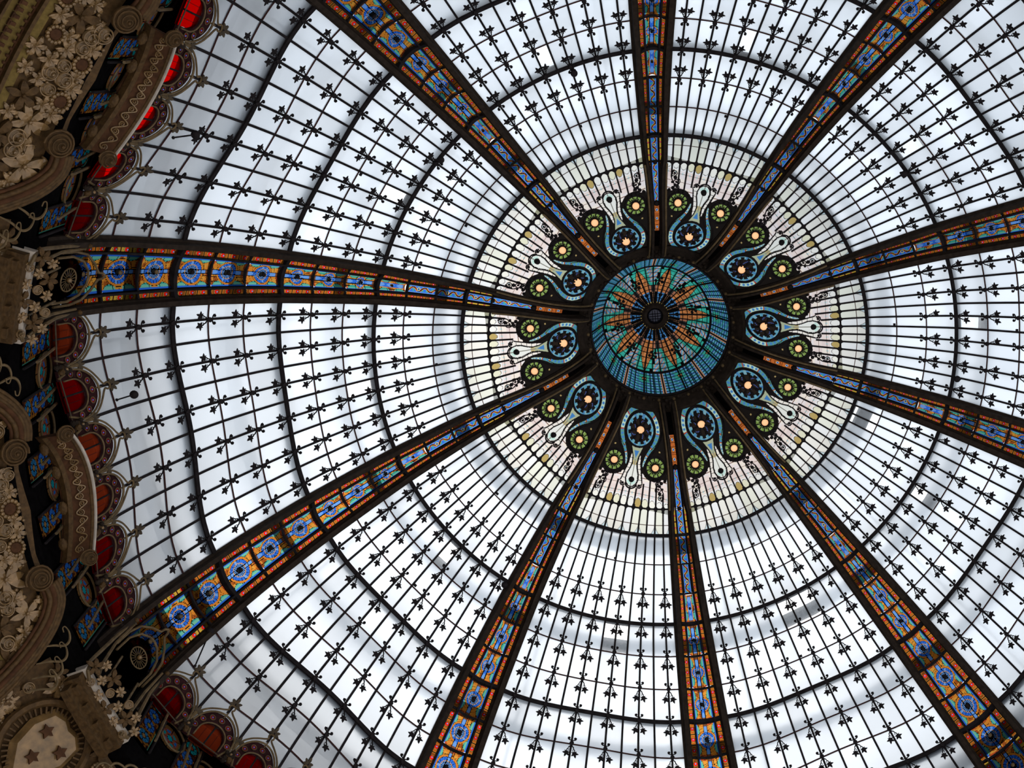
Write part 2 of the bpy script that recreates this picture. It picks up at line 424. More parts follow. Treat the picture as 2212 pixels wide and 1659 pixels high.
# inner medallion sheet, as a mosaic of coloured pieces
def hyp(x, y): return math.hypot(x, y)
def inner_col(x, r):
    ax = abs(x); K = (.010, .008, .007)
    # large blue medallion
    dx, dr = x, r - 2.32; d = hyp(dx, dr); th = math.atan2(dx, dr)
    if d < .345:
        if d > .312: return K
        if d > .205:
            n = math.sin(11 * th + .6)
            if d > .275 or n > .15 and d > .225:
                q = int((th + PI) * 5)
                return ((.16, .50, .72), (.25, .62, .74), (.12, .38, .72), (.35, .68, .78))[q % 4]
            return K
        return (.018, .013, .010) if (int(th * 7) + int(d * 40)) % 9 else (.05, .08, .25)
    # tongue below the medallion
    wt = None
    if 2.62 < r < 3.50:
        k = [(2.62, .15), (2.72, .115), (2.85, .07), (3.0, .058), (3.12, .09), (3.22, .13), (3.33, .145), (3.42, .12), (3.48, .06), (3.5, .0)]
        for a, b in zip(k, k[1:]):
            if a[0] <= r <= b[0]: wt = a[1] + (b[1] - a[1]) * (r - a[0]) / (b[0] - a[0])
    if wt is not None and ax < wt:
        if hyp(x, r - 3.345) < .063: return K
        if ax > wt - .017: return K
        if 2.72 < r < 2.87 and ax < .055 * (2.87 - r) / .15 + .004: return (.10, .36, .85)
        if ax < .006 and r > 2.9: return (.25, .24, .2)
        if r < 2.93: return (.70, .76, .50)
        if r < 3.02: return (.90, .74, .36)
        if abs(r - 3.02) < .008: return K
        if hyp(x, r - 3.36) < .10 and r > 3.36: return (.55, .75, .66)
        return (.80, .80, .74)
    # cream slips beside the tongue
    w2 = None
    if 2.74 < r < 3.42:
        k = [(2.74, .11), (2.85, .135), (3.0, .155), (3.15, .195), (3.3, .235), (3.42, .28)]
        for a, b in zip(k, k[1:]):
            if a[0] <= r <= b[0]: w2 = a[1] + (b[1] - a[1]) * (r - a[0]) / (b[0] - a[0])
        if ax < w2:
            if ax > w2 - .022: return K
            if int(r * 9) != int((r + .012) * 9): return K
            return (.84, .78, .70)
    # bead band round the medallion and its tails
    band = None
    if .36 < d < .47 and not (dr > .22 and ax < .30): band = (d - .36) / .11, th * .415
    else:
        best = 9
        tail = [(.40, 2.46), (.36, 2.58), (.29, 2.70), (.235, 2.82), (.205, 2.95), (.20, 3.02)]
        for i in range(len(tail) - 1):
            (x0, r0), (x1, r1) = tail[i], tail[i + 1]
            L = hyp(x1 - x0, r1 - r0); q = max(0, min(1, ((ax - x0) * (x1 - x0) + (r - r0) * (r1 - r0)) / L ** 2))
            dd = hyp(ax - x0 - q * (x1 - x0), r - r0 - q * (r1 - r0)); w = .052 - .036 * (i + q) / 5
            if dd < w and dd < best: best = dd; band = (.5 + .5 * dd / w, .3 + (i + q) * .13)
    if band:
        e, sarc = band
        if e < .12 or e > .88: return K
        if r < 1.90: return BLK
        q = (sarc * 12) % 1
        if (sarc * 3.1) % 1 < .07: return (.70, .10, .03)
        if hyp((q - .5), (e - .5) * 1.1) < .30: return (.10, .36, .85)
        return (.18, .52, .46) if int(sarc * 3.1) % 2 else (.45, .62, .50)
    if .36 < d < .52 and r < 2.95: return K
    # green medallions
    dg = hyp(ax - .487, r - 3.005)
    if dg < .33:
        tg = math.atan2(ax - .487, r - 3.005)
        if dg < .110: return K
        if dg < .205:
            f = (tg * 11 / (2 * PI)) % 1
            if f < .13 or f > .87: return K
            if dg < .145 and .28 < f < .72: return K
            return (.33, .50, .10) if f < .5 else (.45, .62, .20)
        if dg < .25: return K
        if r < 3.18:
            return K
    if r < 2.98 - .0 * ax or (dg < .30 and r < 3.3):
        if hyp(ax - .60, r - 2.76) < .05 and int(r * 40) % 2: return (.55, .30, .45)
        if hyp(ax - .665, r - 2.86) < .035: return (.85, .45, .10)
        if hyp(ax - .52, r - 2.66) < .02: return (.7, .5, .2)
        return K
    if r < 3.22 and .20 < ax < .80 and r < 3.12 + .3 * (ax - .3): return K
    # cream and rose field
    o = math.atan2(x, r) / BAY; m = (o / STEP) % 1; q = int(math.floor(o / STEP)) + 30
    if r > 3.86 and (abs(m - .5) > .32): return K
    if abs(r - 3.62) < .006: return (.25, .15, .12)
    if abs(r - 3.44) < .006 or abs(r - 3.27) < .006: return (.25, .15, .12)
    if hyp((m - .5) * .28, r - 3.62) < .030: return (.55, .74, .74)
    if r > 3.68:
        arc = 3.88 - .17 * math.sqrt(max(0, 1 - (2 * (m - .5)) ** 2))
        if abs(r - arc) < .008: return (.2, .16, .14)
        if r > arc: return ((.82, .80, .60), (.93, .90, .80), (.90, .88, .82), (.93, .68, .24) if q in (31, 27) else (.9, .9, .84))[q % 4]
        return (.90, .90, .88)
    return ((.86, .72, .66), (.80, .66, .62), (.90, .80, .70), (.84, .76, .74))[(q * 3 + int(r * 5.7)) % 4]
def tone(c):
    return c if max(c) - min(c) < .25 else tuple(q * .55 for q in c)
def inner_mesh():
    mb = MB(); r0, r1 = 1.87, 3.93
    mb.mosaic(lambda u, v: sxr(math.tan((u - .5) * 2 * .392 * BAY) * (r0 + (r1 - r0) * v), r0 + (r1 - r0) * v), 150, 200,
              lambda u, v: tone(inner_col(math.tan((u - .5) * 2 * .392 * BAY) * (r0 + (r1 - r0) * v), r0 + (r1 - r0) * v)), CREAMG)
    return mb.mesh('medallion_glass', ZB)
inner_me = inner_mesh()

def arcpts(cx, cr, rad, a0, a1, n, h): return [sxr(cx + rad * math.sin(a0 + (a1 - a0) * k / n), cr + rad * math.cos(a0 + (a1 - a0) * k / n), h) for k in range(n + 1)]
def spiral(cx, cy, r0, turns, a0, flip, n=26, rin=.012):
    out = []
    for k in range(n + 1):
        f = k / n; rr = r0 * (1 - f) + rin * f; a = a0 + flip * turns * 2 * PI * f
        out.append((cx + rr * math.cos(a), cy + rr * math.sin(a)))
    return out
def ironwork_meshes():
    out = []
    mb = MB(); mb.tube(arcpts(0, 2.32, .33, 0, 2 * PI * .98, 40, -.03), .022, IRON, closed=True)
    for a in range(8):
        q = a * PI / 4 + .2
        mb.tube([sxr(math.sin(q) * s_, 2.32 + math.cos(q) * s_, -.06) for s_ in (.08, .2)], .022, IRON)
        mb.ball(sxr(math.sin(q) * .2, 2.32 + math.cos(q) * .2, -.06), .045, IRON, seg=6, rings=4)
    out.append(('medallion_ring', mb.mesh('medallion_ring', ZB)))
    mb = MB()
    for sg in (1, -1):                              # S-shaped outline of the bead band
        p = [(.50, 2.25), (.50, 2.42), (.45, 2.58), (.37, 2.72), (.29, 2.84), (.25, 2.97), (.27, 3.10), (.34, 3.2)]
        mb.tube([sxr(sg * x, r, -.03) for x, r in p], .017, IRON)
        p = [(.345, 2.45), (.31, 2.56), (.22, 2.66), (.165, 2.78), (.15, 2.92), (.16, 3.05), (.205, 3.2), (.25, 3.38)]
        mb.tube([sxr(sg * x, r, -.03) for x, r in p], .013, IRON)
        p = [(.13, 2.70), (.075, 2.84), (.06, 2.98), (.085, 3.10), (.135, 3.22), (.15, 3.34), (.12, 3.44), (.06, 3.49), (0, 3.50)]
        mb.tube([sxr(sg * x, r, -.03) for x, r in p], .012, IRON)
        for k, (cx, cr) in enumerate(((.195, 3.45),)):      # palmettes at the ball
            for a in (-60, -20, 20, 60, 110):
                q = math.radians(a + 10)
                mb.ball(sxr(sg * (cx + math.sin(q) * .05), cr + math.cos(q) * .05, -.04), .022, IRON, seg=6, rings=4)
            mb.ball(sxr(sg * cx, cr, -.04), .035, IRON, seg=6, rings=4)
    mb.ball(sxr(0, 3.345, -.05), .06, IRON, seg=12, rings=6)
    mb.tube(arcpts(0, 3.40, .14, -1.3, 1.3, 10, -.04), .018, IRON)
    out.append(('tongue_frame', mb.mesh('tongue_frame', ZB)))
    for sg in (1, -1):
        mb = MB()
        mb.tube(arcpts(sg * .487, 3.005, .225, 0, 2 * PI * .97, 28, -.04), .026, IRON, closed=True)
        for a in range(11):
            q = 2 * PI * a / 11
            mb.tube([sxr(sg * .487 + math.sin(q) * s_, 3.005 + math.cos(q) * s_, -.04) for s_ in (.10, .21)], .009, IRON, n=4)
        for (x, r, rad, s0, fl) in ((.655, 3.45, .085, 2.0, 1), (.745, 3.62, .070, -1.0, -1), (.60, 3.33, .05, .5, 1)):
            mb.tube([sxr(sg * a_, b_, -.05) for a_, b_ in spiral(x, r, rad, 1.7, s0, fl)], .011, IRON, n=5)
            mb.ball(sxr(sg * x, r, -.05), .02, IRON, seg=6, rings=4)
        mb.tube([sxr(sg * x, r, -.05) for x, r in ((.56, 3.24), (.60, 3.33), (.70, 3.40), (.78, 3.50), (.815, 3.62), (.77, 3.69))], .013, IRON)
        for (x, r, s_) in ((.62, 3.26, .05), (.69, 3.30, .045), (.66, 3.37, .04), (.70, 3.53, .045), (.52, 3.27, .05), (.42, 3.25, .045), (.74, 3.42, .03), (.76, 3.24, .04), (.30, 3.22, .03)):
            mb.ball(sxr(sg * x, r, -.05), s_, IRON, seg=7, rings=4)
        out.append(('scroll_bracket', mb.mesh('scroll_bracket', ZB)))
    return out
iron_me = ironwork_meshes()
tab_me = None
def tabmesh():
    mb = MB(); mb.box((.0, .0, 0), (.055, .05, .03), IRON); return mb.mesh('clip_plate')
tab_me = tabmesh()
wins = {}
CLEARP = {(b, 6, 3) for b in range(10)} | {(4, 10, 0), (4, 9, 0), (3, 7, 3), (2, 7, 3), (3, 8, 3)}
for b in range(10):
    w = root('window_%d' % (b + 1), b, kind='structure',
             label='frosted white dome window with iron leaf ornaments, %s bay' % BAYNAME[b])
    wins[b] = w
    for (i, j), me in pane_me.items():
        if (b, i, j) in CLEARP:
            me = me.copy(); me.materials.clear(); me.materials.append(CLEAR); ob('pane', me, w, label='clearer replacement pane')
        else: ob('pane', me, w)
    for i in range(12): ob('cream_pane', cream_me[i], w, label='cream and pale blue leaded pane')
    ob('medallion_glass', inner_me, w, label='coloured medallion glass by the crown')
    for nm, me in iron_me: ob(nm, me, w)
    for m, me in mull_me.items(): ob('mullion', me, w)
    for j, me in ring_me.items(): ob('glazing_ring', me, w)
    for (j, m), fr in orn_fr.items():
        me = orn[j]
        if (b, j, m) in HALF: me = orn_half[HALF[(b, j, m)]]
        ob('leaf_ornament', me, w, fr)
    for t, dx in ((1, .0), (5, .0)):
        f = frame(t, 0); ob('clip_plate', tab_me, w, f @ Matrix.Translation((.045 if b % 2 else -.02, -.045, -.04)))

# ------------------------------------------------------------------ ribs
def ribw(t):
    r, z, A = prof(t); return math.tan(.1 * BAY) * r * (1 + A)
def zones(t):
    """half widths: outer glass edge, inner flange edge, strip inner edge, centre panel edge"""
    W_ = ribw(t); fl = .165 if t > 2 else max(.100, .165 - .019 * (2 - t))
    a = W_ - fl; st = max(.022, min(.105, .048 + .008 * t)); return W_, a, a - st, a - st - (.030 if t > 1 else .012)
def arch(x, w, t): return .10 * (1 - (x / max(w, .01)) ** 2) if t > 2 else .04 * (1 - (x / max(w, .01)) ** 2)
ORA, ORB, ORC = (.90, .30, .035), (.50, .12, .02), (.95, .42, .06)
BLU, LBL, DBL = (.04, .20, .85), (.20, .45, .98), (.02, .12, .42)
TEA, GRN = (.06, .48, .38), (.22, .66, .46)
def hsh(*a):
    v = math.sin(sum((i + 1) * 12.9898 * q for i, q in enumerate(a))) * 43758.5453; return v - math.floor(v)
def panel_col(t, wm):
    """colour of a centre panel cell; x in metres, y in metres from cell middle"""
    L = .68
    def f(x, y):
        ax = abs(x); e = ax / wm
        if wm < .11:                                    # narrow blue cells near the crown
            if e > .80: return BLK
            if e > .50: return LBL if e > .64 else BLU
            d = hyp(x, y - .08)
            if .022 < d < .040: return (.9, .7, .25)
            if d <= .022: return DBL
            wv = math.sin(y * 22) * .45 * wm
            if abs(x - wv) < .13 * wm: return BLK
            if abs(x - wv) < .30 * wm: return ORA
            return BLU if (y * 9) % 1 < .6 else TEA
        R = min(.205, wm * .74)
        if t < 3.2: R = wm * .30
        d = hyp(x, y); th = math.atan2(y, x)
        if abs(ax - .040) < .0075 and wm > .12: return BLK       # the two long bars
        if d < R and t >= 3:
            q = d / R
            if q > .97: return BLK
            if q > .66:
                n = 18; f_ = (th * n / (2 * PI)) % 1
                if f_ < .12: return BLK
                return LBL if hsh(int(th * n / (2 * PI) + 50), t) > .45 else BLU
            if q > .60: return ORC
            if q > .22:
                n = 20; f_ = (th * n / (2 * PI)) % 1
                if f_ < .45 or q < .3: return BLK
                return LBL if t < 10.5 else BLU
            return (.02, .02, .018)
        if d < R * 1.0:
            q = d / R
            return BLK if (q < .35 or q > .8) else (.30, .16, .05)
        if e > .94: return BLK
        if e > .86: return BLU
        if e > .83: return BLK
        if ax < .036:
            s_ = math.sin(y * 26 + 1)
            if abs(y) > L / 2 - .05: return (.25, .10, .05)
            return LBL if s_ * .02 + .012 > abs(ax - .0) - .01 else BLU
        yy = abs(y)
        wave = R * 1.22 if d < R * 1.22 else 0
        if d < R * 1.22: return ORA if d < R * 1.18 else BLK
        # green wedges against the border
        gx = .83 * wm; gd = (gx - ax) / (wm * .42)
        lobe = math.sin(min(1, max(0, (yy - .05) / (L / 2 - .085))) * PI) ** .6 * (.55 if t > 5 else .8)
        if gd < lobe and .06 < yy < L / 2 - .03:
            if abs(gd - lobe) < .05: return BLK
            if abs(((yy * 9) % 1) - .5) > .46: return BLK
            return TEA if gd > .25 else GRN
        k = hsh(int((x + 2) * 13), int((y + 5) * 11), t)
        if ((x + 2) * 13) % 1 < .06 or ((y + 5) * 11 + x * 4) % 1 < .07: return BLK
        if yy > L / 2 - .04 and k > .5: return (.75, .12, .03)
        return ORC if k > .66 else (ORA if k > .25 else ORB)
    return f
def strip_col(t):
    def f(u, v, n, L, w, rd):
        q = v * n; fq = q % 1; d = hyp((u - .5) * w, (fq - .5) * L / n)
        if d < rd * .86: return None
        if d < rd * 1.12: return (.95, .55, .12)
        if d < rd * 1.3: return BLK
        if fq < .035 or fq > .965: return BLK
        if u < .10 or u > .90: return (.85, .38, .05)
        if .035 < fq < .10 or .90 < fq < .965: return (.85, .35, .06)
        if hsh(int(t * 7), 8) > .86: return (.80, .50, .06)
        return (.66, .17, .02) if hsh(int(q), t, 3) > .3 else (.36, .09, .015)
    return f
rib_parts = []
cells = [(-2.6, -1), (-1, 0)] + [(j, j + 1) for j in range(0, 11)] + [(11, 12.15)]
for (t0, t1) in cells:
    tm = (t0 + t1) / 2; g = .055 if t0 in (0, 3, 6, 9) else .03; g2 = .055 if t1 in (3, 6, 9) else .03
    if t0 < -2: g = .0
    CL = hyp(prof(t1)[0] - prof(t0)[0], prof(t1)[1] - prof(t0)[1]); NR = 6 if t0 < -2 else (2 if t0 == -1 else 3)
    a, b_ = t0 + g, t1 - g2
    wm = zones(tm)[3]; n = 40 if wm > .15 else 16
    cf = panel_col(tm, wm)
    mb = MB(); fn = lambda u, v: ribp(a + (b_ - a) * v, (u * 2 - 1) * zones(a + (b_ - a) * v)[3], arch((u * 2 - 1) * zones(tm)[3], wm, tm))
    mb.mosaic(fn, n, 52, lambda u, v: cf((u * 2 - 1) * wm, (v - .5) * (1.0 if t0 < -2 else .68)), STAIN)
    rib_parts.append(('centre_panel', mb.mesh('centre_panel', ZB), None))
    for sg in (1, -1):
        sf = strip_col(tm)
        mb = MB(); fn = lambda u, v: ribp(a + (b_ - a) * v, sg * (zones(a + (b_ - a) * v)[2] + (zones(a + (b_ - a) * v)[1] - zones(a + (b_ - a) * v)[2]) * u), 0)
        z = zones(tm); rd = min(.048, (z[1] - z[2]) * .46)
        mb.mosaic(fn, 10, 24 * NR, lambda u, v: sf(u, v, NR, CL, z[1] - z[2], rd), STAIN)
        rs = []
        for k in range(NR):
            tt = a + (b_ - a) * (k + .5) / NR; zz = zones(tt); rs.append((tt, sg * (zz[1] + zz[2]) / 2, rd))
        rib_parts.append(('border_strip', mb.mesh('border_strip', ZB), rs))
# toward the crown: tapering blue tail, then orange section with blue wheels
def crown_tail(ta, tb, wa, wb, colf, n, nv):
    mb = MB(); mb.mosaic(lambda u, v: ribp(ta + (tb - ta) * v, (u * 2 - 1) * (wa + (wb - wa) * v), .0), n, nv, colf, STAIN)
    return mb.mesh('crown_panel', ZB)
def tailcol(u, v):
    e = abs(u - .5) * 2
    if e > .93: return BLK
    if e > .80: return ORB if int(v * 24) % 2 else ORA
    if e > .70: return BLK
    if e > .42: return LBL if e > .56 else BLU
    w = math.sin(v * 22) * .18
    return ORA if abs((u - .5) * 2 - w) < .16 else (DBL if int(v * 30) % 2 else LBL)
def wheelcol(u, v):
    x = (u - .5) * .13; y = (v * 3.2) % 1 - .5
    d = hyp(x, y * .19)
    if d < .045:
        if d > .038 or d < .008: return BLK
        if d > .028: return ORC
        return LBL if int(math.atan2(x, y) * 2.5 + 9) % 2 else DBL
    if abs(u - .5) > .46 or abs(((u * 4) % 1) - .5) > .44 or abs((v * 16) % 1 - .5) > .43: return BLK
    return (.62, .16, .03) if hsh(int(u * 4), int(v * 16)) > .4 else (.50, .12, .04)
rib_parts.append(('crown_panel', crown_tail(-3.75, -2.65, .05, .065, wheelcol, 20, 70), None))

def roundel_mesh():
    mb = MB(); k = 16
    for r0, r1, z0, z1, c in ((0, .30, -.42, -.38, (.30, .50, 1.0)), (.30, .40, -.38, -.34, (.10, .0, .0)), (.40, .93, -.34, -.06, (1.0, .02, .012)), (.93, 1.0, -.06, 0, BLK)):
        for i in range(k):
            a, b_ = 2 * PI * i / k, 2 * PI * (i + 1) / k
            q = [(r0 * math.cos(a), r0 * math.sin(a), z0), (r0 * math.cos(b_), r0 * math.sin(b_), z0), (r1 * math.cos(b_), r1 * math.sin(b_), z1), (r1 * math.cos(a), r1 * math.sin(a), z1)]
            if r0 == 0: mb.add([q[0], q[2], q[3]], [(0, 1, 2)], STAINR, c)
            else: mb.add(q, [(0, 1, 2, 3)], STAINR, c)
    return mb.mesh('red_roundel')
STAINR = frosted('roundel_glass', (1, 1, 1), randomv=.45, attr=True, wt=(0, .35, .65), gain=.62)
round_me = roundel_mesh()
def ribframe(t, x):
    p = ribp(t, x); ty = (ribp(t + .03, x) - ribp(t - .03, x)).normalized(); tx = Vector((0, -1, 0)); tz = tx.cross(ty).normalized()
    if tz.z < 0: tz = -tz
    tx = ty.cross(tz); m = Matrix((tx, ty, tz)).transposed().to_4x4(); m.translation = p - Vector((0, 0, ZB)); return m
def flange_mesh(sg):
    mb = MB(); secs = []; n = 60; t0, t1 = -4.7, 13.2
    for k in range(n + 1):
        t = t0 + (t1 - t0) * k / n
        W_, a, c, d = zones(t)
        if t < -1.0:                                # flanges converge on the crown ring
            f = min(1, (-1.0 - t) / 3.0); W_ = W_ * (1 - f) + .19 * f; a = max(.06, W_ - .13)
        dp = .20 if t > -2 else .20 + .10 * (-2 - t) / 2.7
        secs.append([ribp(t, sg * (W_ + .02), .03), ribp(t, sg * (W_ + .02), -.05), ribp(t, sg * (W_ - .03), -.07), ribp(t, sg * (W_ - .05), -dp),
                     ribp(t, sg * (a + .03), -dp), ribp(t, sg * (a + .015), -.10), ribp(t, sg * a, -.08), ribp(t, sg * a, .03)])
    mb.sweep(secs, RIBIRON); return mb.mesh('rib_flange', ZB)
def moulding_mesh(sg):
    mb = MB(); pts = []
    for k in range(20):
        t = -4.85 + 3.9 * k / 19; f = min(1, (-1.0 - t) / 3.0); W_ = ribw(t) * (1 - f) + .19 * f
        pts.append(ribp(t, sg * (W_ - .01), -.22))
    mb.tube(pts, .022, BRONZE, n=6); return mb.mesh('crown_moulding', ZB)
def ribbars_mesh():
    out = []
    for sg in (1, -1):
        mb = MB(); secs = []
        for k in range(60):
            t = -2.65 + 14.75 * k / 59; z = zones(t); xi, xo = z[3] - .004, z[2] + .004
            secs.append([ribp(t, sg * xi, .05), ribp(t, sg * xo, .05), ribp(t, sg * xo, -.05), ribp(t, sg * xi, -.05)])
        mb.sweep(secs, IRON); out.append(('long_bar', mb.mesh('long_bar', ZB)))
    for sg in (1, -1):
        mb = MB(); secs = []
        for k in range(12):
            t = -4.0 + 1.5 * k / 11
            secs.append([ribp(t, sg * .052, .02), ribp(t, sg * .15, .02), ribp(t, sg * .15, -.0), ribp(t, sg * .052, -.0)])
        mb.sweep(secs, DARK); out.append(('crown_filler', mb.mesh('crown_filler', ZB)))
    for j in range(-1, 13):
        tj = j if j < 12 else 12.12
        th = j in (0, 3, 6, 9); mb = MB(); dt = .05 if th else .022; secs = []
        a = zones(tj)[1]
        for k in range(15):
            x = a * (k / 7 - 1); h = arch(x, a, tj)
            secs.append([ribp(tj - dt, x, h + .03), ribp(tj + dt, x, h + .03), ribp(tj + dt, x, h - (.10 if th else .045)), ribp(tj - dt, x, h - (.10 if th else .045))])
        mb.sweep(secs, IRON); out.append(('cross_bar', mb.mesh('cross_bar', ZB)))
    for (t0, t1) in cells[4:]:
        tm = (t0 + t1) / 2; h = arch(0, 1, tm); mb = MB()
        p = ribp(tm, 0, h - .05); rad = .045 if tm > 5 else .03
        q = (ribp(tm, 0, -1) - ribp(tm, 0, 0)).normalized().to_track_quat('Z', 'Y').to_matrix()
        mb.ball(p, rad, BRONZE if tm > 9 else IRON, seg=10, rings=5, rot=q, sc=(1, 1, .7))
        out.append(('boss', mb.mesh('boss', ZB)))
    mb = MB()                                        # dark caps closing the crown gap of the rib
    n = 12; secs = []
    for k in range(n + 1):
        t = -4.9 + 1.15 * k / n; W_ = .15
        secs.append([ribp(t, -W_, .02), ribp(t, W_, .02), ribp(t, W_, .0), ribp(t, -W_, .0)])
    mb.sweep(secs, DARK); out.append(('crown_plate', mb.mesh('crown_plate', ZB)))
    mb = MB(); mb.ball(ribp(-2.6, 0, -.03), .07, IRON, seg=8, rings=5); mb.ball(ribp(-1.0, 0, -.03), .05, IRON, seg=8, rings=5)
    out.append(('knot', mb.mesh('knot', ZB)))
    return out
flange_me = {1: flange_mesh(1), -1: flange_mesh(-1)}; mould_me = {1: moulding_mesh(1), -1: moulding_mesh(-1)}
ribbar_me = ribbars_mesh()
RIBNAME = {0: 'running towards the upper half of the left edge', 1: 'running down to the lower left corner',
           2: 'running to the bottom edge left of centre', 3: 'running straight down to the bottom edge', 4: 'running down to the bottom right corner',
           5: 'running to the right edge below its middle', 6: 'running to the right edge above its middle', 7: 'running up to the top right corner',
           8: 'running straight up to the top edge', 9: 'running up to the top edge, left of centre'}
rib_roots = {}
for k in range(10):
    bc = k - .5
    R_ = root('stained_glass_rib', bc, 'stained glass dome rib ' + RIBNAME[k], 'rib', 'ribs of the dome')
    rib_roots[k] = R_
    for nm, me, rs in rib_parts:
        o = ob(nm, me, R_)
        if rs:
            for (tt, xx, rd) in rs:
                q = ob('red_roundel', round_me, o, ribframe(tt, xx) @ Matrix.Translation((0, 0, -.004)) @ Matrix.Diagonal((rd, rd, rd, 1)))
    for sg in (1, -1):
        ob('rib_flange', flange_me[sg], R_); ob('crown_moulding', mould_me[sg], R_, label='dull bronze moulding')
    for nm, me in ribbar_me: ob(nm, me, R_)
# ------------------------------------------------------------------ crown ring and lantern cupola
def revolve(prof_, n, mat, a0=0, a1=2 * PI, closed=True):
    mb = MB(); m = n if closed else n + 1
    for (r, z) in prof_:
        for k in range(m):
            a = a0 + (a1 - a0) * k / n; mb.v.append((r * math.cos(a), r * math.sin(a), z))
    kk = mb.mi(mat)
    for i in range(len(prof_) - 1):
        for k in range(n):
            q = (k + 1) % m; mb.f.append([i * m + k, i * m + q, (i + 1) * m + q, (i + 1) * m + k]); mb.m.append(kk); mb.c.append(None)
    return mb
cr_ = root('crown_ring', 0, 'dark moulded iron ring with garland round the small central cupola', 'ring')
ob('ring_shell', revolve([(1.95, 31.52), (1.88, 31.50), (1.80, 31.62), (1.72, 31.78), (1.66, 31.85), (1.65, 31.98), (1.72, 32.05), (1.85, 31.9), (1.97, 31.6), (1.95, 31.52)], 80, RIBIRON).mesh('ring_shell', ZB), cr_)
mb = MB()
for k in range(90):
    a = 2 * PI * k / 90; rr = 1.70 + .03 * math.sin(k * 2.1)
    mb.ball((rr * math.cos(a), rr * math.sin(a), 31.78 + .03 * math.sin(k * 1.7)), .045, BRONZE if k % 3 == 0 else RIBIRON, seg=6, rings=4, sc=(1, 1, 1.4))
ob('leaf_garland', mb.mesh('leaf_garland', ZB), cr_, kind='stuff')
for k in range(10):
    mb = MB(); a = BAY * (k + .5)
    for dd, rr, zz in ((0, 1.72, 31.72), (.05, 1.78, 31.64), (-.05, 1.78, 31.64), (0, 1.84, 31.56)):
        mb.ball((rr * math.cos(a + dd), rr * math.sin(a + dd), zz), .06, RIBIRON, seg=7, rings=4)
    ob('ring_boss', mb.mesh('ring_boss', ZB), cr_)

cu = root('lantern_cupola', 0, 'small turquoise and orange stained glass cupola at the centre with crystal knob', 'cupola')
CP = [(1.63, 31.95), (1.52, 32.25), (1.42, 32.55), (1.30, 32.88), (1.10, 33.08), (.85, 33.25), (.60, 33.37), (.35, 33.45), (.14, 33.49)]
def cup(v):
    x = v * (len(CP) - 1); i = min(int(x), len(CP) - 2); f = x - i
    return CP[i][0] + (CP[i + 1][0] - CP[i][0]) * f, CP[i][1] + (CP[i + 1][1] - CP[i][1]) * f
def cup_col(u, v):
    rr, zz = cup(v); q = (u * 2) % 1; e = abs(q - .5) * 2        # two repeats per 36 degrees
    E2 = abs(u - .5) * 2
    if v < .36:                                   # drum: blue lattice with a peach stripe
        if E2 > .90: return (.55, .28, .16)
        lx, ly = (u * 9) % 1, (v * 22) % 1
        if lx < .14 or ly < .16: return BLK
        dd = abs(lx - .57) + abs(ly - .58)
        if .2 < v < .33 and abs(u - .5) < .14:
            d2 = hyp((u - .5) * 3.2, (v - .265) * 6)
            return (.75, .28, .10) if d2 < .12 else ((.02, .02, .02) if d2 < .2 else (.05, .42, .32))
        return (.20, .45, .75) if dd < .28 else ((.05, .20, .45) if int(u * 9 + v * 22) % 2 else (.05, .33, .36))
    if v < .39: return BLK
    if rr > .78:                                  # teal wedges with patterned diamonds
        f = (rr - .78) / .5
        if E2 < .62 * (1 - f) : return (.78, .30, .10) if (int(rr * 16) + int(u * 14)) % 3 else (.60, .20, .06)
        if abs(E2 - .62 * (1 - f)) < .05: return BLK
        if abs(E2 - 1 + .3 * f) < .17 and f > .15:
            return ((.70, .32, .22), (.12, .36, .70), (.35, .62, .62))[int(rr * 30 + u * 20) % 3]
        return (.04, .46, .36) if int(rr * 14) % 3 else (.08, .60, .46)
    if rr > .60: 
        if E2 < .45: return (.72, .26, .08)
        return (.03, .03, .03) if E2 > .75 else (.45, .18, .10)
    if rr > .36:
        f = (rr - .36) / .24
        if E2 < .25 + .3 * f: return BLK if (f > .55 and hyp(E2 - .0, (f - .72) * 1.4) < .28) else (.08, .30, .66)
        return (.50, .24, .12) if E2 > .85 else BLK
    if E2 > .80 or abs(E2 - .35) < .12: return (.60, .42, .12)
    return BLK
def cup_col2(u, v):
    c = cup_col(u, v); rr, zz = cup(v)
    if v > .39 and rr > .36:
        if (rr * 9) % 1 < .10: return BLK
        if rr > .78 and hsh(int(rr * 9), int(u * 12)) < .10: return BLK
        g = .6 + .55 * hsh(int(rr * 11), int(u * 10), 4); return (c[0] * g, c[1] * g, c[2] * g)
    return c
for k in range(10):
    mb = MB()
    def fn(u, v, k=k):
        r, z = cup(v); a = -(k - .5 + u) * BAY; return Vector((r * math.cos(a), r * math.sin(a), z))
    mb.mosaic(fn, 44, 110, lambda u, v: tuple(c * .80 for c in cup_col2(u, v)), STAIN)
    ob('cupola_glass', mb.mesh('cupola_glass', ZB), cu)
    for w, off in ((.022, 0), (.013, .25), (.013, -.25), (.018, .5)):
        mb = MB(); mb.tube([Vector((cup(v / 14)[0] * math.cos(-(k + off) * BAY), cup(v / 14)[0] * math.sin(-(k + off) * BAY), cup(v / 14)[1] - .02)) for v in range(15)], w, IRON, n=5)
        ob('cupola_bar', mb.mesh('cupola_bar', ZB), cu)
    mb = MB(); a = -(k + .25) * BAY
    for dd in range(5):
        q = dd * 2 * PI / 5
        mb.ball((.92 * math.cos(a) + .08 * math.cos(q), .92 * math.sin(a) + .08 * math.sin(q), 33.14), .045, IRON, seg=6, rings=3)
    mb.ball((.92 * math.cos(a), .92 * math.sin(a), 33.12), .045, IRON, seg=6, rings=3)
    ob('cupola_rosette', mb.mesh('cupola_rosette', ZB), cu)
